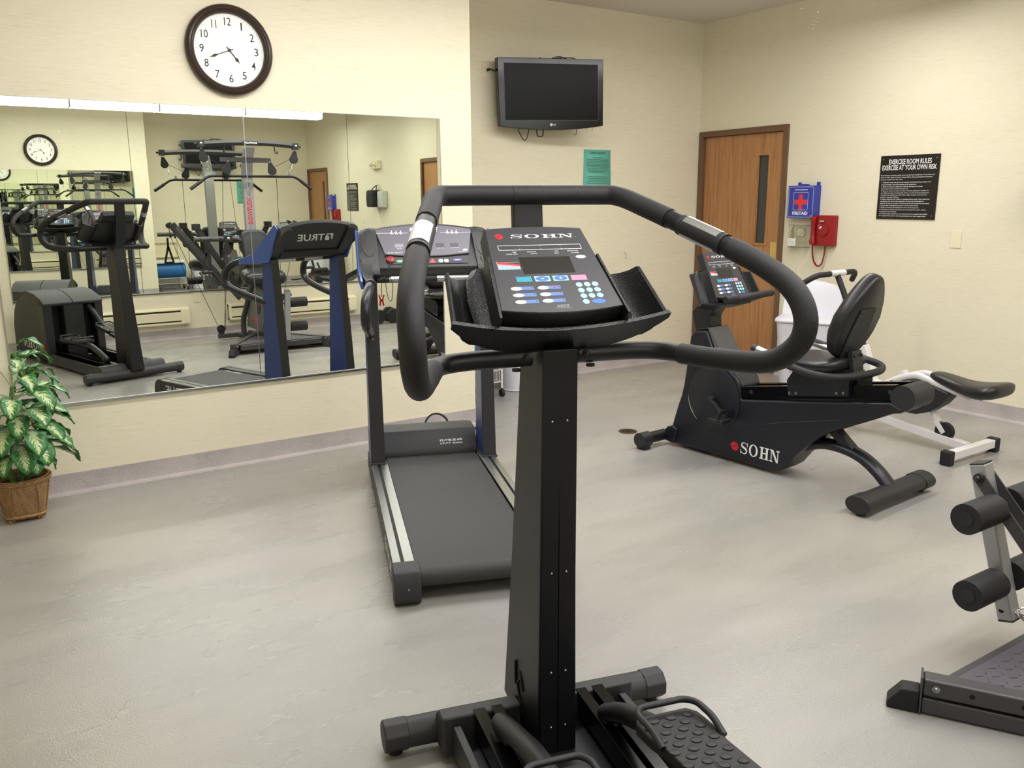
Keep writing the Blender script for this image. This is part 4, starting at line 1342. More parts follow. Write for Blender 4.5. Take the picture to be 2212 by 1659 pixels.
# seat-side handle loop with pulse grips
hl = [(-.235, .715, .722), (-.240, .62, .700), (-.262, .50, .672), (-.262, .38, .648), (-.235, .27, .640), (-.13, .205, .640), (0, .190, .640), (.13, .205, .640), (.235, .27, .645), (.262, .38, .660), (.262, .50, .680), (.240, .62, .708), (.235, .715, .73)]
mb = MB(); mb.tube(cat_rom(hl, 6), .019, 16); hlo = mb.build('handle_loop', 'foam', rb)
for sx in (-1, 1):
    a_, b_ = Vector((sx * .236, .705, .722)), Vector((sx * .243, .570, .690))
    mb = MB(); mb.pill(a_ + (a_ - b_) * .22, a_, .021, 16, .005); mb.pill(b_, b_ + (b_ - a_) * .12, .021, 16, .004); gr = mb.build('pulse_grip', 'blackplas', hlo)
    mb = MB(); mb.tube([a_, b_], .0215, 18); plabel(mb.build('grip_plate', 'alu', gr), 'shiny grip plate')
# front and rear feet
mb = MB(); mb.prism([(1.47, .085), (1.46, .03), (1.38, .02), (1.36, .12), (1.40, .135), (1.44, .12)], 'x', -.112, .112); mb.build('front_bracket', 'navy', rb, bevel=.01)
for sx in (-1, 1):
    mb = MB(); mb.tube([(sx * .10, 1.47, .062), (sx * .25, 1.47, .062)], .035, 20); ft = mb.build('front_foot_tube', 'black', rb)
    mb = MB(); mb.pill((sx * .245, 1.47, .060), (sx * .325, 1.47, .060), .046, 22, .008); mb.bx(sx * .255, sx * .31, 1.44, 1.50, 0, .03); mb.build('front_foot_cap', 'blackplas', ft)
mb = MB()
oo = [(.02 + .060 * math.cos(a), .058 + .042 * math.sin(a)) for a in [2 * math.pi * k / 20 for k in range(20)]]
mb.prism(oo, 'x', -.285, .285); rs = mb.build('rear_foot_tube', 'blackplas', rb, bevel=.004)
for sx in (-1, 1):
    oo = [(.02 + .066 * math.cos(a), .058 + .047 * math.sin(a)) for a in [2 * math.pi * k / 20 for k in range(20)]]
    mb = MB(); mb.prism(oo, 'x', sx * .235, sx * .325); cp_ = mb.build('rear_foot_cap', 'blackplas', rb, bevel=.006)
    mb = MB(); mb.cyl((sx * .28, .02, 0), (sx * .28, .02, .02), .022); mb.build('levelling_foot', 'rubber', cp_)
mb = MB(); mb.tube(cat_rom([(0, .66, .115), (0, .56, .165), (0, .43, .218), (0, .30, .222), (0, .19, .195), (0, .10, .14), (0, .03, .075)], 6), .041, 18, sx=1.15, sy=.75); mb.build('rear_leg', 'navy', rb)
mb = MB(); mb.beam((0, .36, .31), (0, .235, .205), .06, .05, (0, 1, 0)); mb.build('rear_strut', 'navy', rb, bevel=.006)
# neck and console
mb = MB(); mb.prism([(1.285, .73), (1.322, .85), (1.285, .888), (1.20, .930), (1.11, .945), (1.10, .915), (1.155, .880), (1.185, .835), (1.178, .745)], 'x', -.055, .055); mb.build('neck', 'navy', rb, bevel=.006)
ya = Vector((0, 1.203 - 1.062, 1.222 - .966)).normalized(); za = Vector((1, 0, 0)).cross(ya)
XR_ = frame_matrix((0, 1.062, .966), (1, 0, 0), ya, za)
console(rb, XR_)
tray(rb, XR_, 'blackplas')
mb = MB(); mb.tube(cat_rom([(-.12, 1.02, .945), (-.08, .985, .955), (.0, .965, .962), (.10, .968, .968), (.22, .975, .972)], 5), .020, 14)
mb.pill((-.17, .985, .958), (.24, .975, .972), .0195, 14)
mb.build('front_grip', 'foam', rb)
mb = MB(); mb.beam((0, 1.12, .925), (0, .985, .935), .12, .022); mb.beam((.1, 1.05, .93), (.1, .975, .955), .05, .02); mb.build('grip_bracket', 'blackplas', rb, bevel=.003)
# ------------------------------------------------------------------ white riding exerciser by the right wall
rd = thing('cardio_rider', 'white framed rider exerciser with black saddle near the right wall', 'exercise machine', (4.93, 2.545, 0), 0)
MB().bx(-.232, .232, -.038, .012, .028, .078).build('rear_crossbar', 'white', rd, bevel=.004)
for sx in (-1, 1):
    MB().bx(sx * .225, sx * .275, -.046, .020, 0, .086).build('end_cap', 'rubber', rd, bevel=.008)
mb = MB(); mb.beam((0, .01, .062), (0, .62, .130), .052, .05); mb.beam((0, .60, .128), (0, 1.22, .05), .052, .05); mb.build('base_tube', 'white', rd, bevel=.004)
MB().bx(-.20, .20, 1.20, 1.25, .02, .07).build('front_crossbar', 'white', rd, bevel=.004)
mb = MB(); mb.cyl((-.016, .155, .125), (.016, .155, .125), .057, n=32); wh = mb.build('rear_wheel', 'rubber', rd, bevel=.004)
mb = MB()
for sx in (-1, 1): mb.beam((sx * .024, .150, .118), (sx * .022, .205, .185), .006, .03, (0, 1, 0))
mb.beam((0, .195, .175), (0, .255, .250), .046, .022, (0, 1, 0)); mb.cyl((-.03, .155, .125), (.03, .155, .125), .008, n=12)
mb.build('wheel_fork', 'white', rd, bevel=.002)
# black leaf-shaped housing under the seat beam
hb_ = [(.56, .34), (.48, .385), (.40, .415), (.33, .425), (.25, .412), (.12, .375), (.128, .345), (.17, .29), (.24, .235), (.32, .205), (.40, .205), (.50, .235), (.57, .285)]
mb = MB(); mb.prism(hb_, 'x', -.062, .062); hs_ = mb.build('housing', 'blackplas', rd, bevel=.014, seg=3)
for sx in (-1, 1):
    m_ = MB(); e_ = Vector((0, sx * 1.0, -.18)).normalized(); u_ = Vector((0, .18 * sx, 1)).normalized(); o_ = Vector((sx * .0626, .415 if sx < 0 else .20, .335 if sx < 0 else .30))
    put_text(m_, 'Rider', o_, e_, u_, width=.115, height=.040, bold=.03, shear=.3); m_.build('red_lettering', 'redlogo', hs_, smooth=False)
    m_ = MB(); put_text(m_, '2', o_ + e_ * .12, e_, u_, height=.038, bold=.02, shear=.3); put_text(m_, 'CARDIO FITNESS', o_ + e_ * .02 - u_ * .022, e_, u_, width=.15, height=.011, bold=.02)
    m_.build('white_lettering', 'whiteprint', hs_, smooth=False)
# seat beam
for sx in (-1, 1):
    bm_ = cat_rom([(sx * .05, .56, .345), (sx * .05, .48, .395), (sx * .05, .40, .432), (sx * .05, .33, .447), (sx * .05, .25, .430), (sx * .045, .12, .398), (sx * .04, .0, .372)], 6)
    mb = MB(); mb.tube(bm_, .017, 10, sx=.8, sy=1.25); mb.build('seat_beam', 'white', rd)
mb = MB(); mb.cyl((-.075, .485, .383), (.075, .485, .383), .012, n=14); mb.build('pivot_bolt', 'steel', rd)
mb = MB(); mb.beam((0, .44, .415), (0, .458, .45), .05, .035, (0, 1, 0)); mb.build('knob_block', 'white', rd, bevel=.003)
secs = []
for v_, wx, zc, hh in ((.262, .035, .462, .012), (.25, .060, .460, .024), (.18, .075, .447, .033), (.08, .085, .424, .035), (.0, .120, .412, .040), (-.08, .150, .418, .046), (-.14, .150, .430, .046), (-.166, .125, .438, .038), (-.178, .08, .442, .02)):
    secs.append([Vector((wx * math.copysign(abs(math.cos(a)) ** .6, math.cos(a)), v_, zc + hh * math.copysign(abs(math.sin(a)) ** .7, math.sin(a)))) for a in [2 * math.pi * k / 24 for k in range(24)]])
plabel(cushion('saddle', secs, 'vinyl', rd), 'black padded saddle')
MB().bx(-.03, .03, -.06, .05, .362, .378).build('saddle_clamp', 'blackplas', rd)
# front post and handlebar
mb = MB(); mb.beam((0, .60, .12), (0, .66, .345), .05, .05, (0, 1, 0)); mb.beam((0, .655, .335), (0, .745, .575), .055, .045, (0, 1, 0)); mb.beam((0, .56, .335), (0, .67, .345), .045, .04)
mb.build('front_post', 'white', rd, bevel=.004)
mb = MB(); mb.tube([(0, .735, .55), (0, .80, .66), (0, .985, 1.015)], .019, 16); mb.build('handlebar_stem', 'foam', rd)
bar = fillet([(-.245, 1.075, .960), (-.20, 1.00, 1.020), (0, .985, 1.026), (.20, .985, 1.030), (.255, 1.05, .965)], .05)
mb = MB(); mb.tube(bar, .0185, 16); br = mb.build('handlebar', 'foam', rd)
mb = MB(); mb.tube([(-.072, .986, 1.026), (.072, .985, 1.027)], .0205, 18); plabel(mb.build('white_sleeve', 'white', br), 'white sleeve')
mb = MB()
for sx in (-1, 1):
    mb.tube([(sx * .03, .70, .30), (sx * .16, .76, .27)], .010, 10); mb.box((sx * .20, .77, .27), (.11, .075, .022))
mb.build('foot_peg', 'rubber', rd, bevel=.004)
# ------------------------------------------------------------------ cable home gym (its leg curl reaches into the picture at the right; the rest shows in the mirror)
bf = thing('home_gym', 'grey cable home gym with lat tower and foam leg rollers at right', 'home gym', (2.80, .60, 0), 0)
for sx in (-1, 1):
    f0 = Vector((sx * .510, .640, 0)); f1 = Vector((sx * .085, -.06, 0)); d = (f1 - f0).normalized(); sd = Vector((-d.y, d.x, 0))
    mb = MB(); mb.beam(f0 + Vector((0, 0, .090)), f1 + Vector((0, 0, .090)), .058, .055)
    leg = mb.build('base_leg', 'gunmetal', bf, bevel=.008, seg=3)
    mb = MB(); mb.beam(f0 + Vector((0, 0, .030)), f1 + Vector((0, 0, .030)), .056, .050); mb.build('lower_tube', 'gunmetal', leg, bevel=.006, seg=3)
    mb = MB(); mb.beam(f0 - d * .006 + Vector((0, 0, .062)), f0 + Vector((0, 0, .062)), .066, .122); mb.build('end_flange', 'gunmetal', leg, bevel=.002)
    e0 = f0 - d * .006
    mb = MB()
    rr = []
    for t, zt in ((0, .074), (.050, .072), (.088, .022)):
        p = e0 - d * t
        rr.append([p + sd * .030, p - sd * .030, p - sd * .030 + Vector((0, 0, zt)), p + sd * .030 + Vector((0, 0, zt))])
    mb.rings(rr)
    mb.build('rubber_foot', 'rubber', leg, bevel=.006, seg=3)
    mb = MB()
    out_ = sd if sd.y * 1 < 0 else -sd
    for t in (.035,):
        for s in (-1, 1):
            p = f0 + d * t + Vector((0, 0, .094)) + sd * s * .029
            mb.cyl(p, p + sd * s * .005, .012, n=6); mb.sphere(p + sd * s * .005, .007, 6)
    mb.build('bolt', 'steel', leg)
    mb = MB()
    for t in (.13, .26, .39):
        for s in (-1, 1):
            p = f0 + d * t + Vector((0, 0, .092)) + sd * s * .0285
            mb.cyl(p, p + sd * s * .0012, .0075, n=14)
    mb.build('adjustment_hole', 'holeshade', leg)
mb = MB(); mb.prism([(-.452, .585), (.452, .585), (.30, .345), (.17, .15), (-.17, .15), (-.30, .345)], 'z', .098, .106)
pl_ = mb.build('foot_plate', 'plate', bf, bevel=.002)
mb = MB()
random.seed(4)
for i in range(13):
    for j in range(24):
        x, y = -.44 + j * .038, .18 + i * .031
        if abs(x) < .43 - (.585 - y) * .62 and y < .575:
            a = .5 if (i + j) % 2 else -.5
            c_, s_ = math.cos(a) * .011, math.sin(a) * .011
            mb.beam((x - c_, y - s_, .1062), (x + c_, y + s_, .1062), .0045, .003)
mb.build('tread_pattern', 'plate', pl_)
MB().bx(-.43, .43, .575, .615, .045, .098).build('front_rail', 'gunmetal', bf, bevel=.005)
MB().beam((0, .58, .06), (0, -.40, .06), .06, .05).build('spine_tube', 'gunmetal', bf, bevel=.005)
MB().beam((-.36, -.50, .045), (.36, -.50, .045), .05, .05).build('rear_crossbar', 'gunmetal', bf, bevel=.005)
MB().beam((-.16, -.40, .05), (.16, -.40, .05), .05, .05).build('rear_link', 'gunmetal', bf, bevel=.005)
mb = MB(); mb.beam((-.015, -.42, .06), (-.015, -.46, .06), .05, .05); mb.beam((0, -.40, .06), (0, -.50, .06), .05, .05); mb.build('rear_stub', 'gunmetal', bf)
# main post and seat frame
mb = MB(); mb.tube(fillet([(-.10, -.40, .05), (-.10, -.40, .22), (-.085, -.06, .60), (-.085, .02, .66)], .12, 6), .030, 14); mb.build('rear_post', 'gunmetal', bf)
mb = MB(); mb.tube(fillet([(.09, -.40, .05), (.09, -.40, .22), (.075, -.06, .60), (.075, .02, .66)], .12, 6), .030, 14); mb.build('rear_post', 'gunmetal', bf)
mb = MB(); mb.prism([(-.33, .16), (.22, .14), (.33, .22), (.36, .60), (-.02, .62), (-.28, .34)], 'x', -.080, .080)
sh = mb.build('shroud', 'shroud', bf, bevel=.012)
for sx in (-1, 1):
    mb = MB(); mb.lathe([(.085, 0), (.085, sx * .003), (.0001, sx * .003)], (sx * .080, .13, .42), 30, 'x'); bg = mb.build('round_badge', 'blackprint', sh)
    m_ = MB(); put_text(m_, 'SE', Vector((sx * .0836, .13 - sx * .03, .43)), (0, sx, 0), (0, 0, 1), width=.05, height=.045, bold=.03); m_.build('badge_lettering', 'redlogo', bg, smooth=False)
    m_ = MB(); put_text(m_, 'XTREME', Vector((sx * .0806, .0 - sx * .14, .235)), (0, sx, 0), (0, 0, 1), width=.26, height=.05, bold=.03, shear=.2); m_.build('red_lettering', 'redlogo', sh, smooth=False)
mb = MB(); mb.beam((0, -.05, .63), (0, .36, .62), .05, .05); mb.build('seat_rail', 'gunmetal', bf, bevel=.004)
secs = []
for v_, wx, zc, hh in ((.085, .12, .765, .02), (.105, .19, .765, .07), (.19, .225, .760, .080), (.29, .225, .748, .078), (.36, .22, .732, .076), (.40, .19, .725, .06), (.415, .12, .718, .02)):
    secs.append([Vector((-.045 + wx * math.copysign(abs(math.cos(a)) ** .5, math.cos(a)), v_, zc + hh * math.copysign(abs(math.sin(a)) ** .7, math.sin(a)))) for a in [2 * math.pi * k / 24 for k in range(24)]])
plabel(cushion('seat', secs, 'vinyl', bf), 'black padded seat')
secs = []
for s_, wx, th_ in ((0, .07, .015), (.02, .12, .030), (.12, .145, .036), (.30, .15, .036), (.44, .145, .036), (.50, .12, .030), (.515, .08, .015)):
    p = Vector((-.03, .07 - .10 * s_ / .515, .80 + s_ * .82)); n_ = Vector((0, .95, .30)).normalized()
    secs.append([p + Vector((wx * math.copysign(abs(math.cos(a)) ** .45, math.cos(a)), 0, 0)) + n_ * th_ * math.sin(a) for a in [2 * math.pi * k / 24 for k in range(24)]])
plabel(cushion('back_pad', secs, 'vinyl', bf), 'grey padded backrest')
# leg curl lever
mb = MB(); mb.beam((.016, .808, .640), (.038, .668, .125), .056, .052, (0, 1, 0)); lt = mb.build('leg_lever', 'silver', bf, bevel=.006, seg=3)
mb = MB(); mb.beam((.0155, .8095, .6445), (.0158, .808, .6395), .055, .051, (0, 1, 0)); mb.beam((.038, .668, .126), (.0382, .6665, .121), .055, .051, (0, 1, 0)); mb.build('lever_cap', 'blackplas', lt, bevel=.002)
mb = MB(); mb.cyl((.0085, .683, .157), (.0665, .683, .157), .009, n=16); mb.build('pin_hole', 'holeshade', lt)
for sx in (-1, 1):
    mb = MB(); mb.beam((.016 + sx * .032, .792, .600), (.016 + sx * .032, .585, .375), .007, .042, (0, 1, 1)); lk = mb.build('pivot_bracket', 'gunmetal', bf, bevel=.002)
    mb = MB(); mb.cyl((.016 + sx * .034, .790, .598), (.016 + sx * .044, .790, .598), .016, n=20); mb.sphere((.016 + sx * .044, .790, .598), .010, 8); mb.build('pivot_bolt', 'blackplas', lk)
mb = MB(); mb.beam((.016, .62, .395), (.016, .30, .36), .056, .05); mb.build('lever_mount', 'gunmetal', bf)
for z_, v_ in ((.512, .755), (.262, .722)):
    mb = MB(); mb.cyl((-.19, v_ - .028, z_), (.225, v_ - .028, z_), .012, n=14); mb.build('roller_axle', 'steel', lt)
    for a, b in ((-.200, -.030), (.066, .236)):
        mb = MB(); mb.pill((a, v_ - .028, z_), (b, v_ - .028, z_), .050, 28, .014)
        ro = mb.build('foam_roller', 'foam', lt)
        e_ = a if a < 0 else b
        mb = MB(); mb.cyl((e_ + (.002 if a < 0 else -.002), v_ - .028, z_), (e_ - (.0015 if a < 0 else -.0015), v_ - .028, z_), .024, n=22); mb.build('roller_plug', 'blackplas', ro)
# carabiner hanging off the lever
def clip(p, d, L, par, mat='chrome', r=.0035):
    p, d = Vector(p), Vector(d).normalized(); s = d.orthogonal().normalized()
    pts = [p + s * .010, p + s * .012 + d * L * .5, p + s * .009 + d * L * .9, p + d * L, p - s * .009 + d * L * .9, p - s * .012 + d * L * .5, p - s * .010, p - d * .012]
    mb = MB(); mb.tube(cat_rom(pts, 4, True), r, 8, closed=True); return mb.build('snap_hook', mat, par)
clip((.045, .648, .150), (.55, -.45, -.62), .075, bf); clip((.052, .640, .158), (.8, -.5, .02), .05, bf)
# lat tower
TU = -.040
mb = MB()
mb.rings([[Vector((TU + sx * .052, v + sy * .036, z)) for sx, sy in ((-1, -1), (1, -1), (1, 1), (-1, 1))] for v, z in ((-.085, .62), (-.085, 1.20), (-.085, 1.76), (-.070, 1.86), (-.03, 1.95), (.06, 2.065))])
tw = mb.build('tower', 'silver', bf, bevel=.005)
m_ = MB(); put_text(m_, 'BOWFLEX', Vector((TU + .022, -.0482, 1.285)), (0, 0, 1), (-1, 0, 0), width=.275, height=.050, bold=.035); m_.build('red_lettering', 'redlogo', tw, smooth=False)
m_ = MB(); put_text(m_, 'XTL', Vector((TU + .012, -.0482, 1.575)), (0, 0, 1), (-1, 0, 0), width=.065, height=.028, bold=.02); put_text(m_, 'SE', Vector((TU + .008, -.0482, 1.67)), (0, 0, 1), (-1, 0, 0), width=.045, height=.022, bold=.02); m_.build('black_lettering', 'blackprint', tw, smooth=False)
mb = MB(); mb.tube(cat_rom([(-.51, .05, 2.088), (-.25, .085, 2.105), (TU, .095, 2.110), (.20, .085, 2.108), (.44, .05, 2.095)], 6), .030, 4); tb = mb.build('top_crossbar', 'gunmetal', bf, bevel=.004, angle=20)
for sx, u0 in ((-1, -.525), (1, .455)):
    mb = MB(); mb.box((u0, .05, 2.088), (.06, .062, .068)); mb.cyl((u0 + sx * .03, .05, 2.088), (u0 + sx * .062, .05, 2.088), .012, n=12); eb = mb.build('end_bracket', 'blackplas', tb, bevel=.004)
    mb = MB(); mb.sphere((u0, .083, 2.092), .014, 8, (1, .5, 1)); mb.build('chrome_bolt', 'chrome', eb)
    pu_ = TU + sx * .44
    # upper pulley, carabiner
    def pulley(c, tilt, par):
        mb = MB(); c = Vector(c)
        mb.prism([(c.x + a * math.cos(tilt) - b * math.sin(tilt), c.z + a * math.sin(tilt) + b * math.cos(tilt)) for a, b in [(.045 * math.cos(t), -.01 + .045 * math.sin(t)) for t in [math.pi + math.pi * k / 14 for k in range(15)]] + [(.014, .075), (-.014, .075)]], 'y', c.y - .013, c.y + .013)
        return mb.build('pulley', 'rubber', par, bevel=.003)
    p1 = pulley((u0 - sx * .02, .05, 1.965), sx * -.18, tb)
    mb = MB(); mb.tube([(u0, .05, 2.05), (u0 - sx * .008, .05, 2.03)], .007, 10); mb.build('eye_bolt', 'steel', p1)
    clip((u0 - sx * .045, .045, 1.91), (-sx * .25, -.1, -1), .075, p1)
    hk = [(TU + sx * .26, .085, 2.075), (TU + sx * .26, .085, 2.03), (TU + sx * .265, .10, 2.01), (TU + sx * .275, .115, 2.012), (TU + sx * .277, .118, 2.03)]
    mb = MB(); mb.tube(cat_rom(hk, 5), .006, 8); mb.build('bar_hook', 'black', tb)
mb = MB(); mb.prism([(TU - .075, 2.092), (TU + .075, 2.092), (TU + .085, 2.107), (TU + .075, 2.124), (TU - .075, 2.124), (TU - .085, 2.107)], 'y', .124, .127); nb = mb.build('name_badge', 'blackprint', tb)
m_ = MB(); put_text(m_, 'BOWFLEX', Vector((TU + .065, .1275, 2.100)), (-1, 0, 0), (0, 0, 1), width=.13, height=.017, bold=.03); m_.build('badge_lettering', 'whiteprint', nb, smooth=False)
MB().bx(TU - .285, TU + .235, -.025, .025, 1.918, 1.965).build('lower_crossbar', 'gunmetal', bf, bevel=.005)
lat = [(-.645, .03, 1.648), (-.457, .00, 1.777), (.455, .00, 1.777), (.624, .01, 1.648)]
mb = MB(); mb.tube(fillet(lat, .05), .0135, 14); lb = mb.build('lat_bar', 'black', bf)
for a, b in ((lat[0], lat[1]), (lat[3], lat[2])):
    a, b = Vector(a), Vector(b); mb = MB(); mb.pill(a - (b - a).normalized() * .005, a + (b - a) * .62, .0175, 16, .004); mb.build('bar_grip', 'foam', lb)
for x in (-.40, .385):
    mb = MB(); mb.prism([(x - .02, 1.785), (x + .02, 1.785), (x + .008, 1.822), (x - .008, 1.822)], 'y', -.006, .006); mb.build('bar_bracket', 'steel', lb)
cabs = []
for sx in (-1, 1):
    p2 = pulley((TU + sx * .235, .03, 1.845), sx * .25, bf)
    mb = MB(); mb.tube([(TU + sx * .215, .02, 1.93), (TU + sx * .220, .03, 1.90)], .006, 8); mb.build('eye_bolt', 'steel', p2)
    mb = MB(); mb.tube([(TU + sx * .475, .05, 1.975), (TU + sx * .265, .03, 1.875)], .0025, 6); mb.build('cable', 'rubber', bf)
    mb = MB(); mb.tube([(TU + sx * .28, .03, 1.84), (TU + sx * .30, -.05, 1.2), (TU + sx * .31, -.20, .15)], .0028, 6); mb.build('cable', 'rubber', bf)
    p3 = pulley((sx * .325, -.49, .115), math.pi, bf)
    mb = MB(); mb.tube([(sx * .29, -.48, .14), (sx * .27, -.36, .60), (sx * .255, -.2, 1.12)], .0028, 6); mb.build('cable', 'rubber', bf)
    # chest arm: curved tube from the seat post, straight outer bar with pin holes
    mb = MB(); mb.tube(fillet([(sx * .085, -.08, .78), (sx * .12, -.04, 1.05), (sx * .20, .0, 1.138), (sx * .66, .03, 1.140)], .10, 8), .026, 12); ab = mb.build('chest_arm', 'gunmetal', bf)
    mb = MB(); mb.box((sx * .315, .012, 1.140), (.085, .064, .070)); kb = mb.build('arm_slider', 'blackplas', ab, bevel=.004)
    mb = MB(); mb.sphere((sx * .315, .047, 1.142), .017, 10, (1, .5, 1)); mb.build('slider_knob', 'chrome', kb)
    mb = MB()
    for q in (.40, .50, .60): mb.cyl((sx * q, .030 + .01, 1.140), (sx * q, .0545, 1.140), .008, n=12)
    mb.build('pin_hole', 'holeshade', ab)
    p4 = pulley((sx * .335, .03, 1.03), 0, ab); clip((sx * .36, .03, 1.09), (0, 0, -1), .08, p4)
    # resistance arm leaning outwards, with its end pulley and cable
    mb = MB(); mb.beam((sx * .02, -.74, .42), (sx * .690, -.75, 1.290), .052, .040, (0, 1, 0)); rm = mb.build('resistance_arm', 'gunmetal', bf, bevel=.006)
    mb = MB(); mb.cyl((sx * .685, -.774, 1.262), (sx * .685, -.726, 1.262), .030, n=20); mb.build('arm_pulley', 'rubber', rm)
    mb = MB(); mb.tube([(sx * .685, -.74, 1.245), (sx * .675, -.74, 1.155)], .004, 8); mb.sphere((sx * .675, -.74, 1.14), .014, 8); mb.tube([(sx * .67, -.74, 1.13), (sx * .35, -.52, .16)], .0028, 6); mb.build('arm_cable', 'rubber', rm)
    mb = MB(); mb.beam((sx * .10, -.50, .55), (sx * .50, -.56, 1.270), .06, .045, (0, 1, 0)); mb.box((sx * .49, -.56, 1.25), (.08, .07, .07)); plabel(mb.build('resistance_arm', 'blackplas', bf, bevel=.006), 'black inner arm')
    mb = MB(); mb.tube([(sx * .49, -.56, 1.21), (sx * .44, -.52, 1.12)], .004, 8); mb.build('arm_cable', 'rubber', rm)
    # fabric grip hanging from a strap
    mb = MB(); h0 = Vector((sx * .55, .03, 1.00))
    mb.beam(h0 + Vector((0, 0, .10)), h0, .024, .004, (0, 1, 0)); mb.beam(h0, h0 + Vector((-.05, 0, -.20)), .024, .004, (0, 1, 0)); mb.beam(h0, h0 + Vector((.05, 0, -.20)), .024, .004, (0, 1, 0))
    hs2 = mb.build('strap_handle', 'rubber', bf)
    mb = MB(); mb.pill(h0 + Vector((-.055, 0, -.20)), h0 + Vector((.055, 0, -.20)), .017, 14, .004); mb.build('grip', 'foam', hs2)
# ------------------------------------------------------------------ things on the walls
# clock
ck = thing('wall_clock', 'large round wall clock with dark rim above the mirror', 'clock', (1.409, YA, 2.310), 0)
R_ = .232
mb = MB(); mb.lathe([(.0001, 0), (R_ * .95, 0), (R_, -.010), (R_, -.026), (R_ * .965, -.040), (R_ * .90, -.044), (R_ * .865, -.038), (R_ * .845, -.040), (R_ * .815, -.034), (R_ * .80, -.020), (R_ * .80, -.012), (.0001, -.012)], (0, 0, 0), 64, 'y')
rim = mb.build('rim', 'clockrim', ck, angle=50)
mb = MB(); mb.lathe([(.0001, -.0125), (R_ * .80, -.0125), (R_ * .80, -.0145), (.0001, -.0145)], (0, 0, 0), 64, 'y'); cf = mb.build('dial', 'clockface', ck)
m_ = MB()
for k in range(1, 13):
    a = math.radians(90 - 30 * k); r_ = R_ * .625
    c_ = Vector((r_ * math.cos(a), -.0150, r_ * math.sin(a)))
    put_text(m_, str(k), c_ - Vector((0, 0, .019)), (1, 0, 0), (0, 0, 1), height=.040, width=.022 if k < 10 and k != 1 else (.008 if k == 1 else (.036 if k != 11 else .026)), align='C', bold=.005)
for k in range(60):
    a = 2 * math.pi * k / 60; L_ = .008 if k % 5 == 0 else .004
    p = Vector((math.cos(a), 0, math.sin(a))); m_.beam(p * (R_ * .765 - L_) + Vector((0, -.0150, 0)), p * R_ * .765 + Vector((0, -.0150, 0)), .0012, .0012, (0, 1, 0))
m_.build('numerals', 'blackprint', cf, smooth=False)
def hand(name, ang, L_, w_, y):
    mb = MB(); d = Vector((math.sin(ang), 0, math.cos(ang))); s = Vector((d.z, 0, -d.x))
    out = [-d * .022 + s * w_ * .5, d * L_ * .55 + s * w_ * .5, d * L_ * .70 + s * w_ * 2.0, d * L_ * .84 + s * w_ * .4, d * L_, d * L_ * .84 - s * w_ * .4, d * L_ * .70 - s * w_ * 2.0, d * L_ * .55 - s * w_ * .5, -d * .022 - s * w_ * .5]
    A = [mb.v(p + Vector((0, y, 0))) for p in out]; B = [mb.v(p + Vector((0, y - .001, 0))) for p in out]
    mb.f(A); mb.f(B)
    for i in range(len(A)): mb.f([A[i], A[(i + 1) % len(A)], B[(i + 1) % len(A)], B[i]])
    return mb.build(name, 'blackprint', ck, smooth=False)
hand('hour_hand', math.radians(141), .085, .005, -.0165); hand('minute_hand', math.radians(249), .125, .0035, -.0185)
mb = MB(); mb.lathe([(.0001, -.015), (.008, -.015), (.008, -.021), (.0001, -.021)], (0, 0, 0), 20, 'y'); mb.build('hub', 'blackprint', ck)

# television: turned a little into the room and hanging slightly out of level
tv = thing('television', 'black flat television mounted on the back wall', 'television', (4.115, YB, 2.325), 0)
Xt = Matrix.Translation((0, -.215, 0)) @ Matrix.Rotation(math.radians(-13.5), 4, 'Z') @ Matrix.Rotation(math.radians(-1.4), 4, 'Y')
tw_, th_ = .445, .262
def tvo(k=1.0, n=12):
    return [(-tw_ * k, th_ * k), (-tw_ * .985 * k, -th_ * k + .02)] + [(-tw_ * .985 * k + 2 * tw_ * .985 * k * j / n, (-th_ * k + .02) - .030 * (1 - (2 * j / n - 1) ** 2)) for j in range(1, n)] + [(tw_ * .985 * k, -th_ * k + .02), (tw_ * k, th_ * k)]
mb = MB(Xt); mb.prism(tvo(), 'y', -.0325, .0325); bz = mb.build('bezel', 'blackgloss', tv, bevel=.004)
mb = MB(Xt); mb.prism([(-.37, -.19), (.37, -.19), (.33, .19), (-.33, .19)], 'y', .0325, .075); mb.build('rear_shell', 'blackplas', tv, bevel=.015)
mb = MB(Xt); mb.bx(-.395, .395, -.0335, -.031, -.198, .222); sc2 = mb.build('screen', plain('tv_screen', '#07080a', 0.30, spec=0.12), bz, smooth=False)
mb = MB(Xt)
for a in ((-.397, .397, -.2015, -.1985), (-.397, -.3945, -.2, .224), (.3945, .397, -.2, .224)): mb.bx(a[0], a[1], -.0345, -.032, a[2], a[3])
mb.build('screen_edge', plain('tv_edge', '#2b2b30', 0.25), bz, smooth=False)
m_ = MB(Xt); m_.lathe([(.0001, -.0335), (.0105, -.0335), (.0105, -.0325), (.0001, -.0325)], (-.012, 0, -.232), 24, 'y'); put_text(m_, 'LG', Vector((.003, -.0335, -.238)), (1, 0, 0), (0, 0, 1), width=.024, height=.012, bold=.02); m_.build('logo', 'silverprint', bz, smooth=False)
mb = MB(Xt); mb.bx(-.10, .10, .075, .115, -.10, .10); mb.build('mount_plate', 'black', tv)
mb = MB(); mb.beam(Xt @ Vector((0, .10, 0)), (.03, -.01, .0), .06, .08); mb.bx(-.08, .12, -.018, -.001, -.12, .12); mb.build('wall_arm', 'black', tv)
def cable(pts, par, r=.004, mat='blackplas'):
    mb = MB(Xt); mb.tube(cat_rom(pts, 6), r, 7); return mb.build('cable', mat, par)
cable([(-.08, .04, .20), (-.07, .05, .272), (-.05, .05, .262), (-.03, .05, .20)], tv)
cable([(.0, .04, .22), (.03, .05, .268), (.10, .05, .288), (.17, .05, .270), (.21, .05, .262), (.20, .05, .2)], tv)
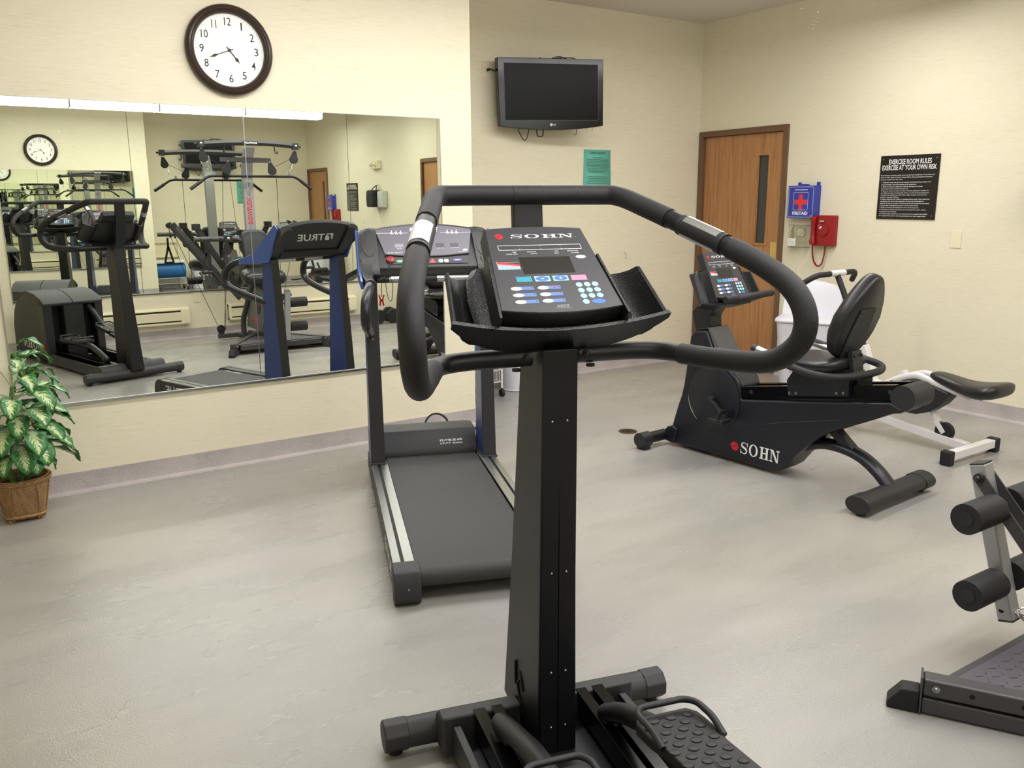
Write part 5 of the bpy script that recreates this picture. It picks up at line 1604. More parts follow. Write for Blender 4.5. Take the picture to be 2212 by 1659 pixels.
cable([(.02, .06, .25), (.05, .05, .270), (.16, .055, .281), (.24, .05, .272), (.26, .05, .20)], tv)
cable([(-.28, .04, -.2), (-.25, .05, -.285), (-.205, .05, -.345), (-.175, .05, -.28), (-.17, .05, -.2)], tv)
cable([(-.11, .04, -.2), (-.10, .05, -.30), (-.075, .05, -.315), (-.05, .05, -.30), (-.05, .05, -.2)], tv, .005)
cable([(.24, .04, -.2), (.24, .05, -.29), (.225, .05, -.305), (.215, .05, -.30)], tv, .0025)
cable([(.33, .04, -.2), (.335, .05, -.275), (.36, .05, -.285), (.38, .05, -.275), (.38, .04, -.2)], tv, .0025, 'white')

def wall_plate(label, cat, y_or_x, axis, c, w_, h_, mat='creamplas', name='wall_plate'):
    """small plastic plate on the back wall (axis 'b'), the right wall ('r') or the front wall ('f')"""
    t = thing(name, label, cat, c, {'b': 0, 'r': -math.pi / 2, 'f': math.pi}[axis])
    mb = MB(); mb.prism([(-w_ / 2, -h_ / 2), (w_ / 2, -h_ / 2), (w_ / 2, h_ / 2), (-w_ / 2, h_ / 2)], 'y', -.006, -.0003); mb.build('plate', mat, t, bevel=.003)
    mb = MB()
    for z in (-.04, .04): mb.sphere((0, -.006, z * h_ / .115), .003, 6, (1, .5, 1))
    mb.build('screw', mat, t)
    return t
p_ = wall_plate('cream cable plate left of the television with a black plug', 'wall plate', 0, 'b', (3.655, YB, 2.497), .072, .115, name='cable_plate')
mb = MB(); mb.tube(cat_rom([(.01, -.004, .0), (.012, -.035, .004), (.035, -.05, -.005), (.075, -.055, -.022), (.10, -.06, -.033)], 6), .0055, 8); mb.cyl((.01, -.004, 0), (.01, -.026, .002), .011, n=14); plabel(mb.build('plug_lead', 'blackplas', p_), 'black plug and lead')
wall_plate('blank cream wall plate right of the rules sign', 'wall plate', 0, 'r', (XR, 3.341, 1.223), .078, .122)
# outlet on the front wall, seen in the mirror
ot = wall_plate('cream double socket below the mirror between the two heaters, seen in reflection', 'socket', 0, 'f', (2.33, YD, .459), .075, .118, name='wall_socket')
for z in (-.027, .027):
    mb = MB(); mb.prism([(.017 * math.cos(a), z + .014 * math.sin(a)) for a in [2 * math.pi * k / 20 for k in range(20)]], 'y', -.0075, -.005); so = mb.build('socket_face', 'creamplas', ot)
    mb = MB()
    for x in (-.006, .006): mb.bx(x - .001, x + .001, -.0078, -.006, z - .001, z + .007)
    mb.cyl((0, -.006, z - .007), (0, -.0078, z - .007), .0024, n=10); mb.build('slot', 'holeshade', so, smooth=False)
# green notice
gn = thing('paper_notice', 'teal green paper notice pinned to the back wall below the television', 'notice', (4.768, YB, 1.71), 0)
mb = MB()
n = 6
rows = []
for i in range(n + 1):
    z = -.222 + .444 * i / n
    rows.append([(-.147 - .006 * (1 - i / n), -.0015 - .004 * math.sin(i / n * 3.1), z), (.0, -.0015, z), (.147 + .003 * math.sin(i / n * 6), -.0015 - .006 * math.sin(i / n * 3.1), z)])
V_ = [[mb.v(p) for p in r] for r in rows]
for i in range(n):
    for j in range(2): mb.f([V_[i][j], V_[i][j + 1], V_[i + 1][j + 1], V_[i + 1][j]])
gs = mb.build('sheet', 'tealpaper', gn)
sm = gs.modifiers.new('thick', 'SOLIDIFY'); sm.thickness = .0006
m_ = MB()
put_text(m_, 'CARDIO WORKOUT', Vector((0, -.0085, .185)), (1, 0, 0), (0, 0, 1), height=.020, width=.17, align='C', bold=.03)
lines = [(.155, .13), (.138, .25), (.126, .25), (.114, .25), (.102, .24), (.090, .25), (.078, .25), (.066, .23), (.054, .22), (.042, .20), (.030, .17), (-.004, .22), (-.018, .22), (-.032, .20), (-.046, .23), (-.060, .22), (-.09, .23), (-.104, .23), (-.118, .21), (-.132, .22), (-.160, .20), (-.174, .16)]
for z, w_ in lines: m_.bx(-w_ / 2, w_ / 2, -.0088, -.0082, z, z + .0035)
m_.build('printing', 'greenink', gs, smooth=False)
# small hook
hk = thing('wall_hook', 'small metal cup hook on the back wall right of the cross trainer console', 'hook', (5.096, YB, 1.02), 0)
mb = MB(); mb.tube(cat_rom([(0, 0, .03), (0, -.012, .028), (.004, -.02, .018), (.010, -.026, .0), (.006, -.03, -.018), (-.006, -.03, -.022), (-.012, -.028, -.012)], 5), .0022, 7); mb.build('hook', 'steel', hk)

# rules sign on the right wall
sg = thing('rules_sign', 'black exercise room rules sign with white lettering on the right wall', 'sign', (XR, 3.7447, 1.5887), -math.pi / 2)
sw, shh = .4657, .464
Sg = Matrix.Rotation(math.radians(.2), 4, 'Y')
mb = MB(Sg); mb.bx(-sw / 2, sw / 2, -.010, -.0005, -shh / 2, shh / 2); sb_ = mb.build('board', 'signblack', sg, bevel=.0015)
m_ = MB(Sg)
yy = -.0103
put_text(m_, 'EXERCISE ROOM RULES', (.004, yy, .168), (1, 0, 0), (0, 0, 1), width=.335, height=.036, align='C', bold=.012)
put_text(m_, 'EXERCISE AT YOUR OWN RISK', (.0, yy, .126), (1, 0, 0), (0, 0, 1), width=.428, height=.036, align='C', bold=.012)
txt = [('Serious injury can occur when using any exercise equipment. To protect your', .43, 0), ('safety and the safety of others, please follow these precautions whenever', .41, 0), ('using any equipment in this room.', .18, 0),
       ('1. Children under the age of 16 must be accompanied by an adult who', .39, .012), ('must be familiar with safe handling of all equipment.', .28, .012), ('2. Before using any equipment, read all warnings and obtain', .33, .012), ('instructions on the machine’s proper use.', .22, .012),
       ('3. See your doctor to make sure your exercise program is suitable for', .38, .012), ('you. Make sure you are physically able to use the exercise equipment.', .385, .012), ('4. Stop exercising if you feel faint, dizzy, nausea, shortness of', .37, .012), ('breath or any sign of illness.', .15, .012),
       ('5. Inspect equipment for defects or damage before using. Check cables and', .39, .012), ('connections. Do not use any equipment you feel may be damaged or', .35, .012), ('defective. Do not try to repair a machine yourself. Call management immediately.', .395, .012), ('6. Stand clear of equipment when in use by other guests.', .31, .012),
       ('7. Keep your body and clothing free from all moving parts.', .315, .012), ('8. If equipment should malfunction, do not attempt to repair. Advise', .37, .012), ('management immediately.', .14, .012), ('9. If using weight equipment, use only the factory supplied dumbbells', .385, .012), ('in an appropriate manner. Do not put hands on or near weight stack.', .375, .012)]
for j, (s_, w_, ind) in enumerate(txt):
    put_text(m_, s_, (-sw / 2 + .012 + ind, yy, .083 - .0153 * j - (.006 if j > 2 else 0)), (1, 0, 0), (0, 0, 1), width=w_, height=.0098, bold=.006)
m_.build('lettering', 'whiteprint', sb_, smooth=False)
mb = MB(Sg)
for x in (-.21, .21):
    for z in (-.205, .205): mb.sphere((x, -.010, z), .004, 6, (1, .4, 1))
mb.build('screw', 'steel', sb_)

# first aid box
fa = thing('first_aid_box', 'blue first aid box with a red cross beside the door', 'first aid kit', (XR, 4.625, 1.485), -math.pi / 2)
w_, h_ = .262, .262
mb = MB(); mb.bx(-w_ / 2, w_ / 2, -.085, -.002, -h_ / 2, h_ / 2); bx_ = mb.build('case', 'kitblue', fa, bevel=.005)
mb = MB()
for x in (-.075, .108): mb.bx(x - .013, x + .013, -.018, -.002, h_ / 2 - .01, h_ / 2 + .028)
mb.build('hanging_tab', 'kitblue', bx_, bevel=.003)
mb = MB(); mb.prism([(-.055, h_ / 2 - .002), (.055, h_ / 2 - .002), (.035, h_ / 2 + .012), (-.035, h_ / 2 + .012)], 'y', -.06, -.03); mb.build('carry_handle', 'kitblue', bx_, bevel=.004)
m_ = MB()
def rrect_line(x0, x1, z0, z1, r, t, y):
    pts = []
    for cx_, cz_, a0 in ((x1 - r, z1 - r, 0), (x0 + r, z1 - r, 90), (x0 + r, z0 + r, 180), (x1 - r, z0 + r, 270)):
        for k in range(5):
            a = math.radians(a0 + 90 * k / 4); pts.append((cx_ + r * math.cos(a), cz_ + r * math.sin(a), cx_ + (r - t) * math.cos(a), cz_ + (r - t) * math.sin(a)))
    for i in range(len(pts)):
        a, b = pts[i], pts[(i + 1) % len(pts)]
        m_.f([m_.v((a[0], y, a[1])), m_.v((b[0], y, b[1])), m_.v((b[2], y, b[3])), m_.v((a[2], y, a[3]))])
rrect_line(-.122, .122, -.122, .122, .014, .0026, -.0856); rrect_line(-.072, .072, -.065, .078, .010, .0022, -.0856)
put_text(m_, 'FIRSTAID', (0, -.0856, -.104), (1, 0, 0), (0, 0, 1), width=.150, height=.028, align='C', bold=.025)
put_text(m_, 'Johnson·Johnson', (0, -.0856, .090), (1, 0, 0), (0, 0, 1), width=.125, height=.015, align='C', bold=.015, shear=.25)
put_text(m_, '12', (.105, -.0856, -.114), (1, 0, 0), (0, 0, 1), height=.009, align='C')
m_.build('printing', 'whiteprint', bx_, smooth=False)
mb = MB(); a_, b_ = .019, .062
mb.prism([(-a_, b_), (-a_, a_), (-b_, a_), (-b_, -a_), (-a_, -a_), (-a_, -b_), (a_, -b_), (a_, -a_), (b_, -a_), (b_, a_), (a_, a_), (a_, b_)], 'y', -.0858, -.0845); plabel(mb.build('cross', 'redprint', bx_, smooth=False), 'red cross')
# red telephone
ph = thing('wall_telephone', 'red wall telephone with hanging cord beside the first aid box', 'telephone', (XR, 4.415, 1.258), -math.pi / 2)
mb = MB(); mb.prism([(-.103, -.002), (-.098, -.060), (-.030, -.075), (.060, -.062), (.102, -.045), (.104, -.002)], 'z', -.122, .122); pb = mb.build('body', 'red', ph, bevel=.008, seg=3)
mb = MB(); mb.rings([[Vector((-.068 + dx, -.088 + dy, z)) for dx, dy in [(.024 * k * math.cos(a), .020 * k * math.sin(a)) for a in [2 * math.pi * j / 14 for j in range(14)]]] for z, k in ((-.115, .55), (-.108, 1.05), (-.085, 1.15), (-.062, .85), (0, .75), (.062, .85), (.085, 1.15), (.108, 1.05), (.115, .55))]); mb.build('handset', 'red', ph)
mb = MB(); mb.lathe([(.052, -.070), (.050, -.078), (.036, -.080), (.034, -.074), (.0001, -.074)], (.010, 0, .005), 30, 'y'); mb.build('dial_ring', 'red', pb)
mb = MB(); mb.lathe([(.017, -.073), (.017, -.0775), (.0001, -.0775)], (-.014, 0, .032), 24, 'y'); plabel(mb.build('white_disc', 'whiteplas', pb), 'white round label')
mb = MB(); mb.bx(-.012, .03, -.09, -.06, .07, .082); mb.build('hook_switch', 'chrome', pb, bevel=.002)
def helix(path, turns, r, n_per=8):
    P_ = cat_rom(path, 12); out = []; N_ = turns * n_per
    for i in range(N_ + 1):
        t = i / N_ * (len(P_) - 1); k = min(int(t), len(P_) - 2); p = P_[k].lerp(P_[k + 1], t - k); d = (P_[k + 1] - P_[k]).normalized(); s = Vector((0, 1, 0)); q = d.cross(s).normalized()
        a = 2 * math.pi * i / n_per; out.append(p + (s * math.cos(a) + q * math.sin(a)) * r)
    return out
mb = MB(); mb.tube(helix([(-.068, -.082, -.115), (-.072, -.070, -.18), (-.064, -.058, -.245), (-.035, -.05, -.284), (0, -.045, -.27), (.016, -.04, -.20), (.020, -.035, -.122)], 60, .0052), .0028, 5); mb.build('coiled_cord', 'red', ph)
# switch plate and thermostat under a clear cover
wall_plate('cream double switch plate between the door frame and the clear cover', 'switch plate', 0, 'r', (XR, 4.768, 1.219), .075, .120)
th = thing('thermostat', 'white thermostat inside a clear plastic cover below the first aid box', 'thermostat', (XR, 4.655, 1.207), -math.pi / 2)
mb = MB(); mb.bx(-.035, .045, -.008, -.0005, -.055, .060); mb.build('backplate', 'creamplas', th, bevel=.002)
mb = MB(); mb.bx(-.024, .038, -.034, -.008, .0, .062); tb2 = mb.build('dial_box', 'creamplas', th, bevel=.004)
mb = MB(); mb.cyl((.006, -.034, .025), (.006, -.046, .025), .017, n=24); mb.build('dial', 'creamplas', tb2)
mb = MB()
for (x0, x1, y0, y1, z0, z1) in ((-.082, .090, -.073, -.070, -.092, .092), (-.082, -.079, -.072, -.0005, -.092, .092), (.087, .090, -.072, -.0005, -.092, .092), (-.082, .090, -.072, -.0005, .089, .092), (-.082, .090, -.072, -.0005, -.092, -.089)): mb.bx(x0, x1, y0, y1, z0, z1)
mb.build('clear_cover', 'clearplas', th, smooth=False)
mb = MB(); mb.bx(-.082, -.006, -.0745, -.0732, -.080, -.018); st_ = mb.build('paper_label', 'paperwhite', th, smooth=False)
m_ = MB()
for k in range(4): m_.bx(-.074, -.014, -.0752, -.0746, -.032 - k * .012, -.029 - k * .012)
m_.build('printing', 'greyprint', st_, smooth=False)

# items of the right wall beside the camera, seen only in the mirror
em = thing('emergency_light', 'cream emergency light with two lamps high on the right wall, seen in reflection', 'emergency light', (XR, 2.70, 2.09), -math.pi / 2)
mb = MB(); mb.bx(-.15, .15, -.075, -.001, -.065, .065); mb.build('case', 'cream', em, bevel=.006)
for x in (-.06, .085):
    mb = MB(); mb.cyl((x, -.075, .0), (x, -.10, -.003), .030, .036, 24); lh = mb.build('lamp_head', 'cream', em)
    mb = MB(); mb.sphere((x, -.1, -.003), .024, 10, (1, .35, 1)); mb.build('lamp_glass', 'chrome', lh)
dp = thing('towel_dispenser', 'light grey paper towel dispenser on the right wall, seen in reflection', 'dispenser', (XR, 2.44, 1.545), -math.pi / 2)
mb = MB(); mb.prism([(-.002, -.13), (-.002, .13), (-.085, .13), (-.105, .10), (-.105, -.12), (-.09, -.13)], 'x', -.09, .09); mb.build('case', 'dispenser', dp, bevel=.012)
bg_ = thing('hanging_bag', 'black nylon bag hanging from a hook beside the towel dispenser, seen in reflection', 'bag', (XR, 2.66, 1.765), -math.pi / 2)
mb = MB(); mb.rings([[Vector((x * k, -.10 + y * k, z)) for x, y in ((-.11, -.085), (.11, -.085), (.12, 0), (.11, .085), (-.11, .085), (-.12, 0))] for z, k in ((-.345, .85), (-.33, 1.0), (-.20, 1.03), (-.10, .98), (-.075, .80))]); bb = mb.build('bag_body', 'bagblack', bg_, bevel=.01, seg=3)
mb = MB(); mb.tube(fillet([(-.10, -.10, -.08), (-.02, -.06, -.012), (0, -.03, 0), (.02, -.06, -.012), (.10, -.10, -.08)], .02), .008, 8); mb.build('bag_strap', 'bagblack', bb)
mb = MB(); mb.tube(cat_rom([(0, -.001, .02), (0, -.03, .015), (0, -.045, -.005), (0, -.045, .02)], 5), .005, 8); plabel(mb.build('hook', 'white', bg_), 'white hook')

# skirting heaters under the mirror behind the camera
def heater(x0, x1, label):
    t = thing('baseboard_heater', label, 'heater', ((x0 + x1) / 2, YD, .17), math.pi, 'heaters under the tall mirror')
    h = (x1 - x0) / 2
    mb = MB(); mb.prism([(-.001, 0), (-.001, .185), (-.030, .190), (-.066, .172), (-.068, .160), (-.030, .160), (-.030, .032), (-.070, .026), (-.070, .008), (-.05, 0)], 'x', -h, h); bd_ = mb.build('back_housing', 'cream', t, bevel=.0015)
    mb = MB(); mb.prism([(-.052, .048), (-.070, .044), (-.072, .135), (-.056, .140)], 'x', -h + .09, h - .004); mb.build('front_panel', 'cream', t, bevel=.003)
    MB().bx(-h + .002, h - .002, -.046, -.030, .028, .158).build('fins', 'creamdark', t)
    for a, b in ((-h, -h + .095), (h - .03, h)):
        mb = MB(); mb.prism([(-.002, .0), (-.002, .187), (-.030, .192), (-.070, .174), (-.074, .16), (-.074, .012), (-.06, .0)], 'x', a, b); mb.build('end_cap', 'cream', t, bevel=.003)
heater(1.02, 2.222, 'cream skirting heater left of the socket, seen in the mirror')
heater(2.66, 4.24, 'cream skirting heater right of the socket, seen in the mirror')
# ------------------------------------------------------------------ things on the floor
# laundry hamper
hp = thing('laundry_hamper', 'white plastic laundry hamper with raised lid beside the oak door', 'hamper', (5.50, 4.16, 0), math.radians(-62))
mb = MB()
def rr(w_, d_, z, n=6, rad=.06):
    o = []
    for cx_, cy_, a0 in ((w_ - rad, d_ - rad, 0), (-w_ + rad, d_ - rad, 90), (-w_ + rad, -d_ + rad, 180), (w_ - rad, -d_ + rad, 270)):
        for k in range(n):
            a = math.radians(a0 + 90 * k / (n - 1)); o.append(Vector((cx_ + rad * math.cos(a), cy_ + rad * math.sin(a), z)))
    return o
mb.rings([rr(.165, .135, .0), rr(.170, .140, .01), rr(.215, .180, .56), rr(.218, .183, .585)]); hb2 = mb.build('basket', 'whiteplas', hp, bevel=.003)
mb = MB()
for r_ in range(7):
    z = .10 + r_ * .055
    q = .170 + (.215 - .170) * z / .56; q2 = .140 + (.180 - .140) * z / .56
    for k in range(4):
        x = (-.09 + k * .06)
        mb.lathe([(.012, -.0008), (.012, .0008), (.0001, .0008)], (x, -q2 - .001, z), 14, 'y'); mb.lathe([(.012, -.0008), (.012, .0008), (.0001, .0008)], (x, q2 + .001, z), 14, 'y')
        mb.lathe([(.012, -.0008), (.012, .0008), (.0001, .0008)], (-q - .001, x * .8, z), 14, 'x'); mb.lathe([(.012, -.0008), (.012, .0008), (.0001, .0008)], (q + .001, x * .8, z), 14, 'x')
mb.build('vent_hole', plain('hamper_shadow', '#a9a8ac', .6), hb2, smooth=False)
mb = MB(); mb.rings([rr(.228, .193, .588), rr(.232, .197, .600), rr(.226, .190, .618), rr(.19, .155, .628)]); mb.build('lid_rim', 'whiteplas', hp, bevel=.003)
mb = MB()
RL = []
for k in range(7):
    t = k / 6
    a = math.radians(12 + 78 * t); 
    z = .612 + .255 * math.sin(math.radians(90) * t) ** .9; y = .10 + .075 * t
    wv = .222 * (1 - .50 * t ** 2.4)
    RL.append([Vector((-wv, y - .012, z)), Vector((-wv * .5, y + .006, z + .012 * t)), Vector((0, y + .012, z + .018 * t)), Vector((wv * .5, y + .006, z + .012 * t)), Vector((wv, y - .012, z)), Vector((wv, y + .012, z)), Vector((wv * .5, y + .030, z + .012 * t)), Vector((0, y + .036, z + .018 * t)), Vector((-wv * .5, y + .030, z + .012 * t)), Vector((-wv, y + .012, z))])
mb.rings(RL); mb.build('lid', 'whiteplas', hp, bevel=.003, angle=60)
# wire trolley with rolled mat
ct = thing('wire_trolley', 'white wire trolley on casters behind the end of the mirror wall', 'trolley', (3.26, 5.64, 0), 0)
mb = MB()
for x in (-.27, .27):
    for y in (-.15, .15): mb.cyl((x, y, .07), (x, y, .222), .009, n=10)
mb.build('corner_post', 'white', ct)
mb = MB()
for z in (.12, .215):
    for a, b in (((-.27, -.15), (.27, -.15)), ((.27, -.15), (.27, .15)), ((.27, .15), (-.27, .15)), ((-.27, .15), (-.27, -.15))): mb.cyl((a[0], a[1], z), (b[0], b[1], z), .004, n=8)
for k in range(23):
    x = -.27 + .54 * k / 22
    for y in (-.15, .15): mb.cyl((x, y, .12), (x, y, .215), .002, n=6)
    mb.cyl((x, -.15, .12), (x, .15, .12), .002, n=6)
for k in range(11):
    y = -.15 + .30 * k / 10
    for x in (-.27, .27): mb.cyl((x, y, .12), (x, y, .215), .002, n=6)
mb.build('wire_basket', 'white', ct)
mb = MB()
for x in (-.27, .27):
    for y in (-.15, .15): mb.cyl((x - .011, y, .03), (x + .011, y, .03), .03, n=20); mb.cyl((x, y, .03), (x, y, .075), .007, n=8)
mb.build('caster', 'rubber', ct)
rm_ = thing('rolled_mat', 'blue exercise mat rolled up in the wire trolley', 'exercise mat', (3.26, 5.61, .346), 0)
mb = MB(); sp = []
for k in range(70):
    a = k * .36; r_ = .03 + .0036 * k * .36 * 1.0
    sp.append((r_ * .0 + (.025 + .0042 * a) * math.cos(a), (.025 + .0042 * a) * math.sin(a)))
mb.tube([(-.26, 0, 0), (.26, 0, 0)], .125, 36); ro = mb.build('roll', 'matblue', rm_, bevel=.01, seg=3)
mb = MB()
for x in (-.2605, .2605): mb.tube([Vector((x, p[0], p[1])) for p in sp], .002, 5)
mb.build('roll_edge', plain('mat_edge', '#123f6b', .6), ro)
tl = tag(MB().box((3.26, 5.63, .498), (.50, .30, .05)).build('towel', 'towel', None, bevel=.02, seg=4), 'folded white towel lying on the rolled blue mat', 'towel')
# shelf unit against the back wall
su = thing('shelf_unit', 'cream open shelf unit against the back wall behind the trolley', 'shelf', (3.22, 5.83, 0), 0)
for x in (-.27, .27): MB().bx(x - .012, x + .012, -.02, .035, 0, .84).build('side_panel', 'cream', su, bevel=.002)
for z in (.56, .815): MB().bx(-.27, .27, -.02, .035, z, z + .02).build('shelf_board', 'cream', su, bevel=.002)
MB().bx(-.27, .27, .028, .034, .40, .84).build('back_panel', 'cream', su)
wb = thing('waste_bin', 'white waste bin standing right of the wire trolley', 'waste bin', (3.78, 5.66, 0), 0)
mb = MB(); mb.lathe([(.0001, 0), (.118, 0), (.124, .006), (.124, .012), (.121, .016), (.138, .36), (.143, .365), (.143, .375), (.132, .375), (.114, .02), (.0001, .02)], (0, 0, 0), 36); mb.build('bin_body', 'whiteplas', wb)
# dumbbells against the wall behind the camera
def dumbbell(x, y, rz, r_, label):
    t = thing('dumbbell', label, 'dumbbell', (x, y, r_), rz, 'hex dumbbells by the front wall')
    mb = MB(); mb.cyl((-.075, 0, 0), (.075, 0, 0), .015, n=14); mb.build('handle', 'steel', t)
    for s in (-1, 1):
        mb = MB(); mb.prism([(r_ * .98 * math.cos(a), r_ * .98 * math.sin(a)) for a in [math.pi / 8 + math.pi / 4 * k for k in range(8)]], 'x', s * .060, s * .135); mb.build('weight_head', 'rubber', t, bevel=.014, seg=3)
dumbbell(4.43, -.10, math.radians(85), .096, 'black dumbbell nearest the end of the heater, seen in the mirror')
dumbbell(4.665, -.10, math.radians(100), .096, 'black dumbbell in the middle of three, seen in the mirror')
dumbbell(4.92, -.10, math.radians(80), .092, 'black dumbbell farthest along the front wall, seen in the mirror')
# incline bench near the right wall
bn = thing('incline_bench', 'black incline weight bench with white wheel guard, seen in the mirror', 'bench', (4.62, 1.05, 0), math.radians(28))
mb = MB(); mb.beam((0, .46, .05), (0, -.42, .05), .05, .05); mb.build('base_beam', 'black', bn, bevel=.005)
for y, w_ in ((.42, .24), (-.42, .20)): MB().bx(-w_, w_, y - .025, y + .025, .02, .07).build('base_foot', 'black', bn, bevel=.005)
mb = MB(); mb.beam((0, .34, .05), (0, -.05, .40), .05, .05); mb.beam((0, -.30, .05), (0, -.05, .42), .05, .05); mb.build('frame', 'black', bn, bevel=.005)
mb = MB(); mb.box((0, .16, .44), (.26, .36, .06), Matrix.Rotation(math.radians(6), 3, 'X')); mb.build('seat_pad', 'vinyl', bn, bevel=.02, seg=3)
mb = MB(); mb.box((0, -.30, .55), (.27, .62, .065), Matrix.Rotation(math.radians(-24), 3, 'X')); mb.build('back_pad', 'vinyl', bn, bevel=.02, seg=3)
mb = MB()
mb.cyl((-.10, .475, .04), (-.07, .475, .04), .038, n=24); mb.build('wheel', 'rubber', bn)
mb = MB(); mb.prism([(.46, .02), (.46, .075), (.36, .11), (.33, .07)], 'x', -.105, -.112); plabel(mb.build('wheel_guard', 'white', bn, bevel=.001), 'white wheel guard')
mb = MB(); mb.tube([(0, .36, .52), (-.0, .44, .66)], .014, 10); mb.pill((-.14, .40, .55), (.14, .40, .55), .04, 18, .01); mb.build('leg_roller', 'foam', bn)
# floor drain
dr = thing('floor_drain', 'round bronze floor drain grate in front of the bike', 'drain', (3.655, 4.135, 0), 0)
mb = MB(); mb.lathe([(.062, .0003), (.062, .003), (.054, .004), (.052, .0015), (.0001, .0015)], (0, 0, 0), 36)
for r_ in (.014, .026, .038, .048): mb.lathe([(r_ + .0035, .0015), (r_ + .0035, .0035), (r_ - .0035, .0035), (r_ - .0035, .0015)], (0, 0, 0), 30)
for k in range(6):
    a = math.pi / 6 * k; mb.beam((-.054 * math.cos(a), -.054 * math.sin(a), .0025), (.054 * math.cos(a), .054 * math.sin(a), .0025), .005, .002)
mb.build('grate', 'bronze', dr)
# power lead behind the treadmill
pc = cat_rom([(2.26, 4.50, .02), (2.36, 4.60, .05), (2.40, 4.63, .10), (2.41, 4.64, .15), (2.45, 4.64, .185), (2.50, 4.63, .185), (2.545, 4.62, .15), (2.555, 4.61, .10), (2.54, 4.60, .04), (2.60, 4.62, .010), (2.72, 4.68, .010), (2.82, 4.74, .009), (2.90, 4.82, .009)], 6)
mb = MB(); mb.tube(pc, .0065, 8); tag(mb.build('power_lead', 'rubber'), 'black power lead looping up behind the treadmill hood', 'cord')
# long lead hanging at the jog, reaching the floor beside the trolley
mb = MB(); mb.tube(cat_rom([(XJ + .012, 5.52, 1.38), (XJ + .06, 5.50, 1.30), (XJ + .055, 5.46, .95), (XJ + .055, 5.43, .62), (XJ + .055, 5.40, .25), (XJ + .12, 5.30, .03), (XJ + .09, 5.18, .009), (XJ + .03, 5.06, .009)], 6), .006, 8); tag(mb.build('hanging_lead', 'rubber'), 'black lead hanging down the side of the mirror wall to the floor', 'cord')

# ------------------------------------------------------------------ potted plant
pt = thing('potted_plant', 'variegated leafy plant in a wicker basket at the left end of the mirror', 'plant', (.175, 4.63, 0), 0)
def sq(w_, z, k=.45, n=24):
    return [Vector((w_ * math.copysign(abs(math.cos(a)) ** k, math.cos(a)), w_ * math.copysign(abs(math.sin(a)) ** k, math.sin(a)), z)) for a in [2 * math.pi * j / n + math.pi / n for j in range(n)]]
mb = MB(); mb.rings([sq(.080, .012), sq(.086, .02), sq(.102, .10, .55), sq(.118, .17, .75), sq(.128, .215, .95), sq(.120, .215, .95), sq(.108, .16, .75), sq(.085, .03)]); bk_ = mb.build('wicker_basket', 'wicker', pt, angle=60)
mb = MB()
for zz, w_ in ((.028, .090), (.205, .129), (.196, .128)): mb.tube(sq(w_, zz, .5 if zz < .1 else .93, 32), .006, 7, closed=True)
for a in range(8):
    t = 2 * math.pi * a / 8 + math.pi / 8
    c_, s_ = math.cos(t), math.sin(t)
    pts = []
    for z, w_, k in ((.01, .084, .5), (.10, .104, .55), (.17, .120, .75), (.212, .129, .95)):
        pts.append((w_ * math.copysign(abs(c_) ** k, c_), w_ * math.copysign(abs(s_) ** k, s_), z))
    mb.tube(cat_rom(pts, 4), .004, 6)
mb.build('cane_rib', 'wicker', bk_)
mb = MB()
for x in (-1, 1):
    for y in (-1, 1): mb.cyl((x * .066, y * .066, 0), (x * .066, y * .066, .025), .012, n=10)
mb.build('basket_foot', 'wicker', bk_)
mb = MB(); mb.rings([sq(.104, .165, .75), sq(.106, .172, .75)]); mb.build('soil', 'soil', pt)
random.seed(11)
stems = [[(0, 0, .16), (.005, -.01, .35), (.0, -.02, .55), (.012, -.03, .66)], [(.03, .02, .16), (.045, .0, .30), (.055, -.02, .42)], [(-.03, -.02, .16), (-.05, -.03, .32), (-.07, -.05, .48)]]
for s_ in stems:
    c_ = cat_rom(s_, 6); mb = MB(); mb.tube(c_, [.013 - .005 * i / len(c_) for i in range(len(c_))], 10); mb.build('stem', 'stem', pt)
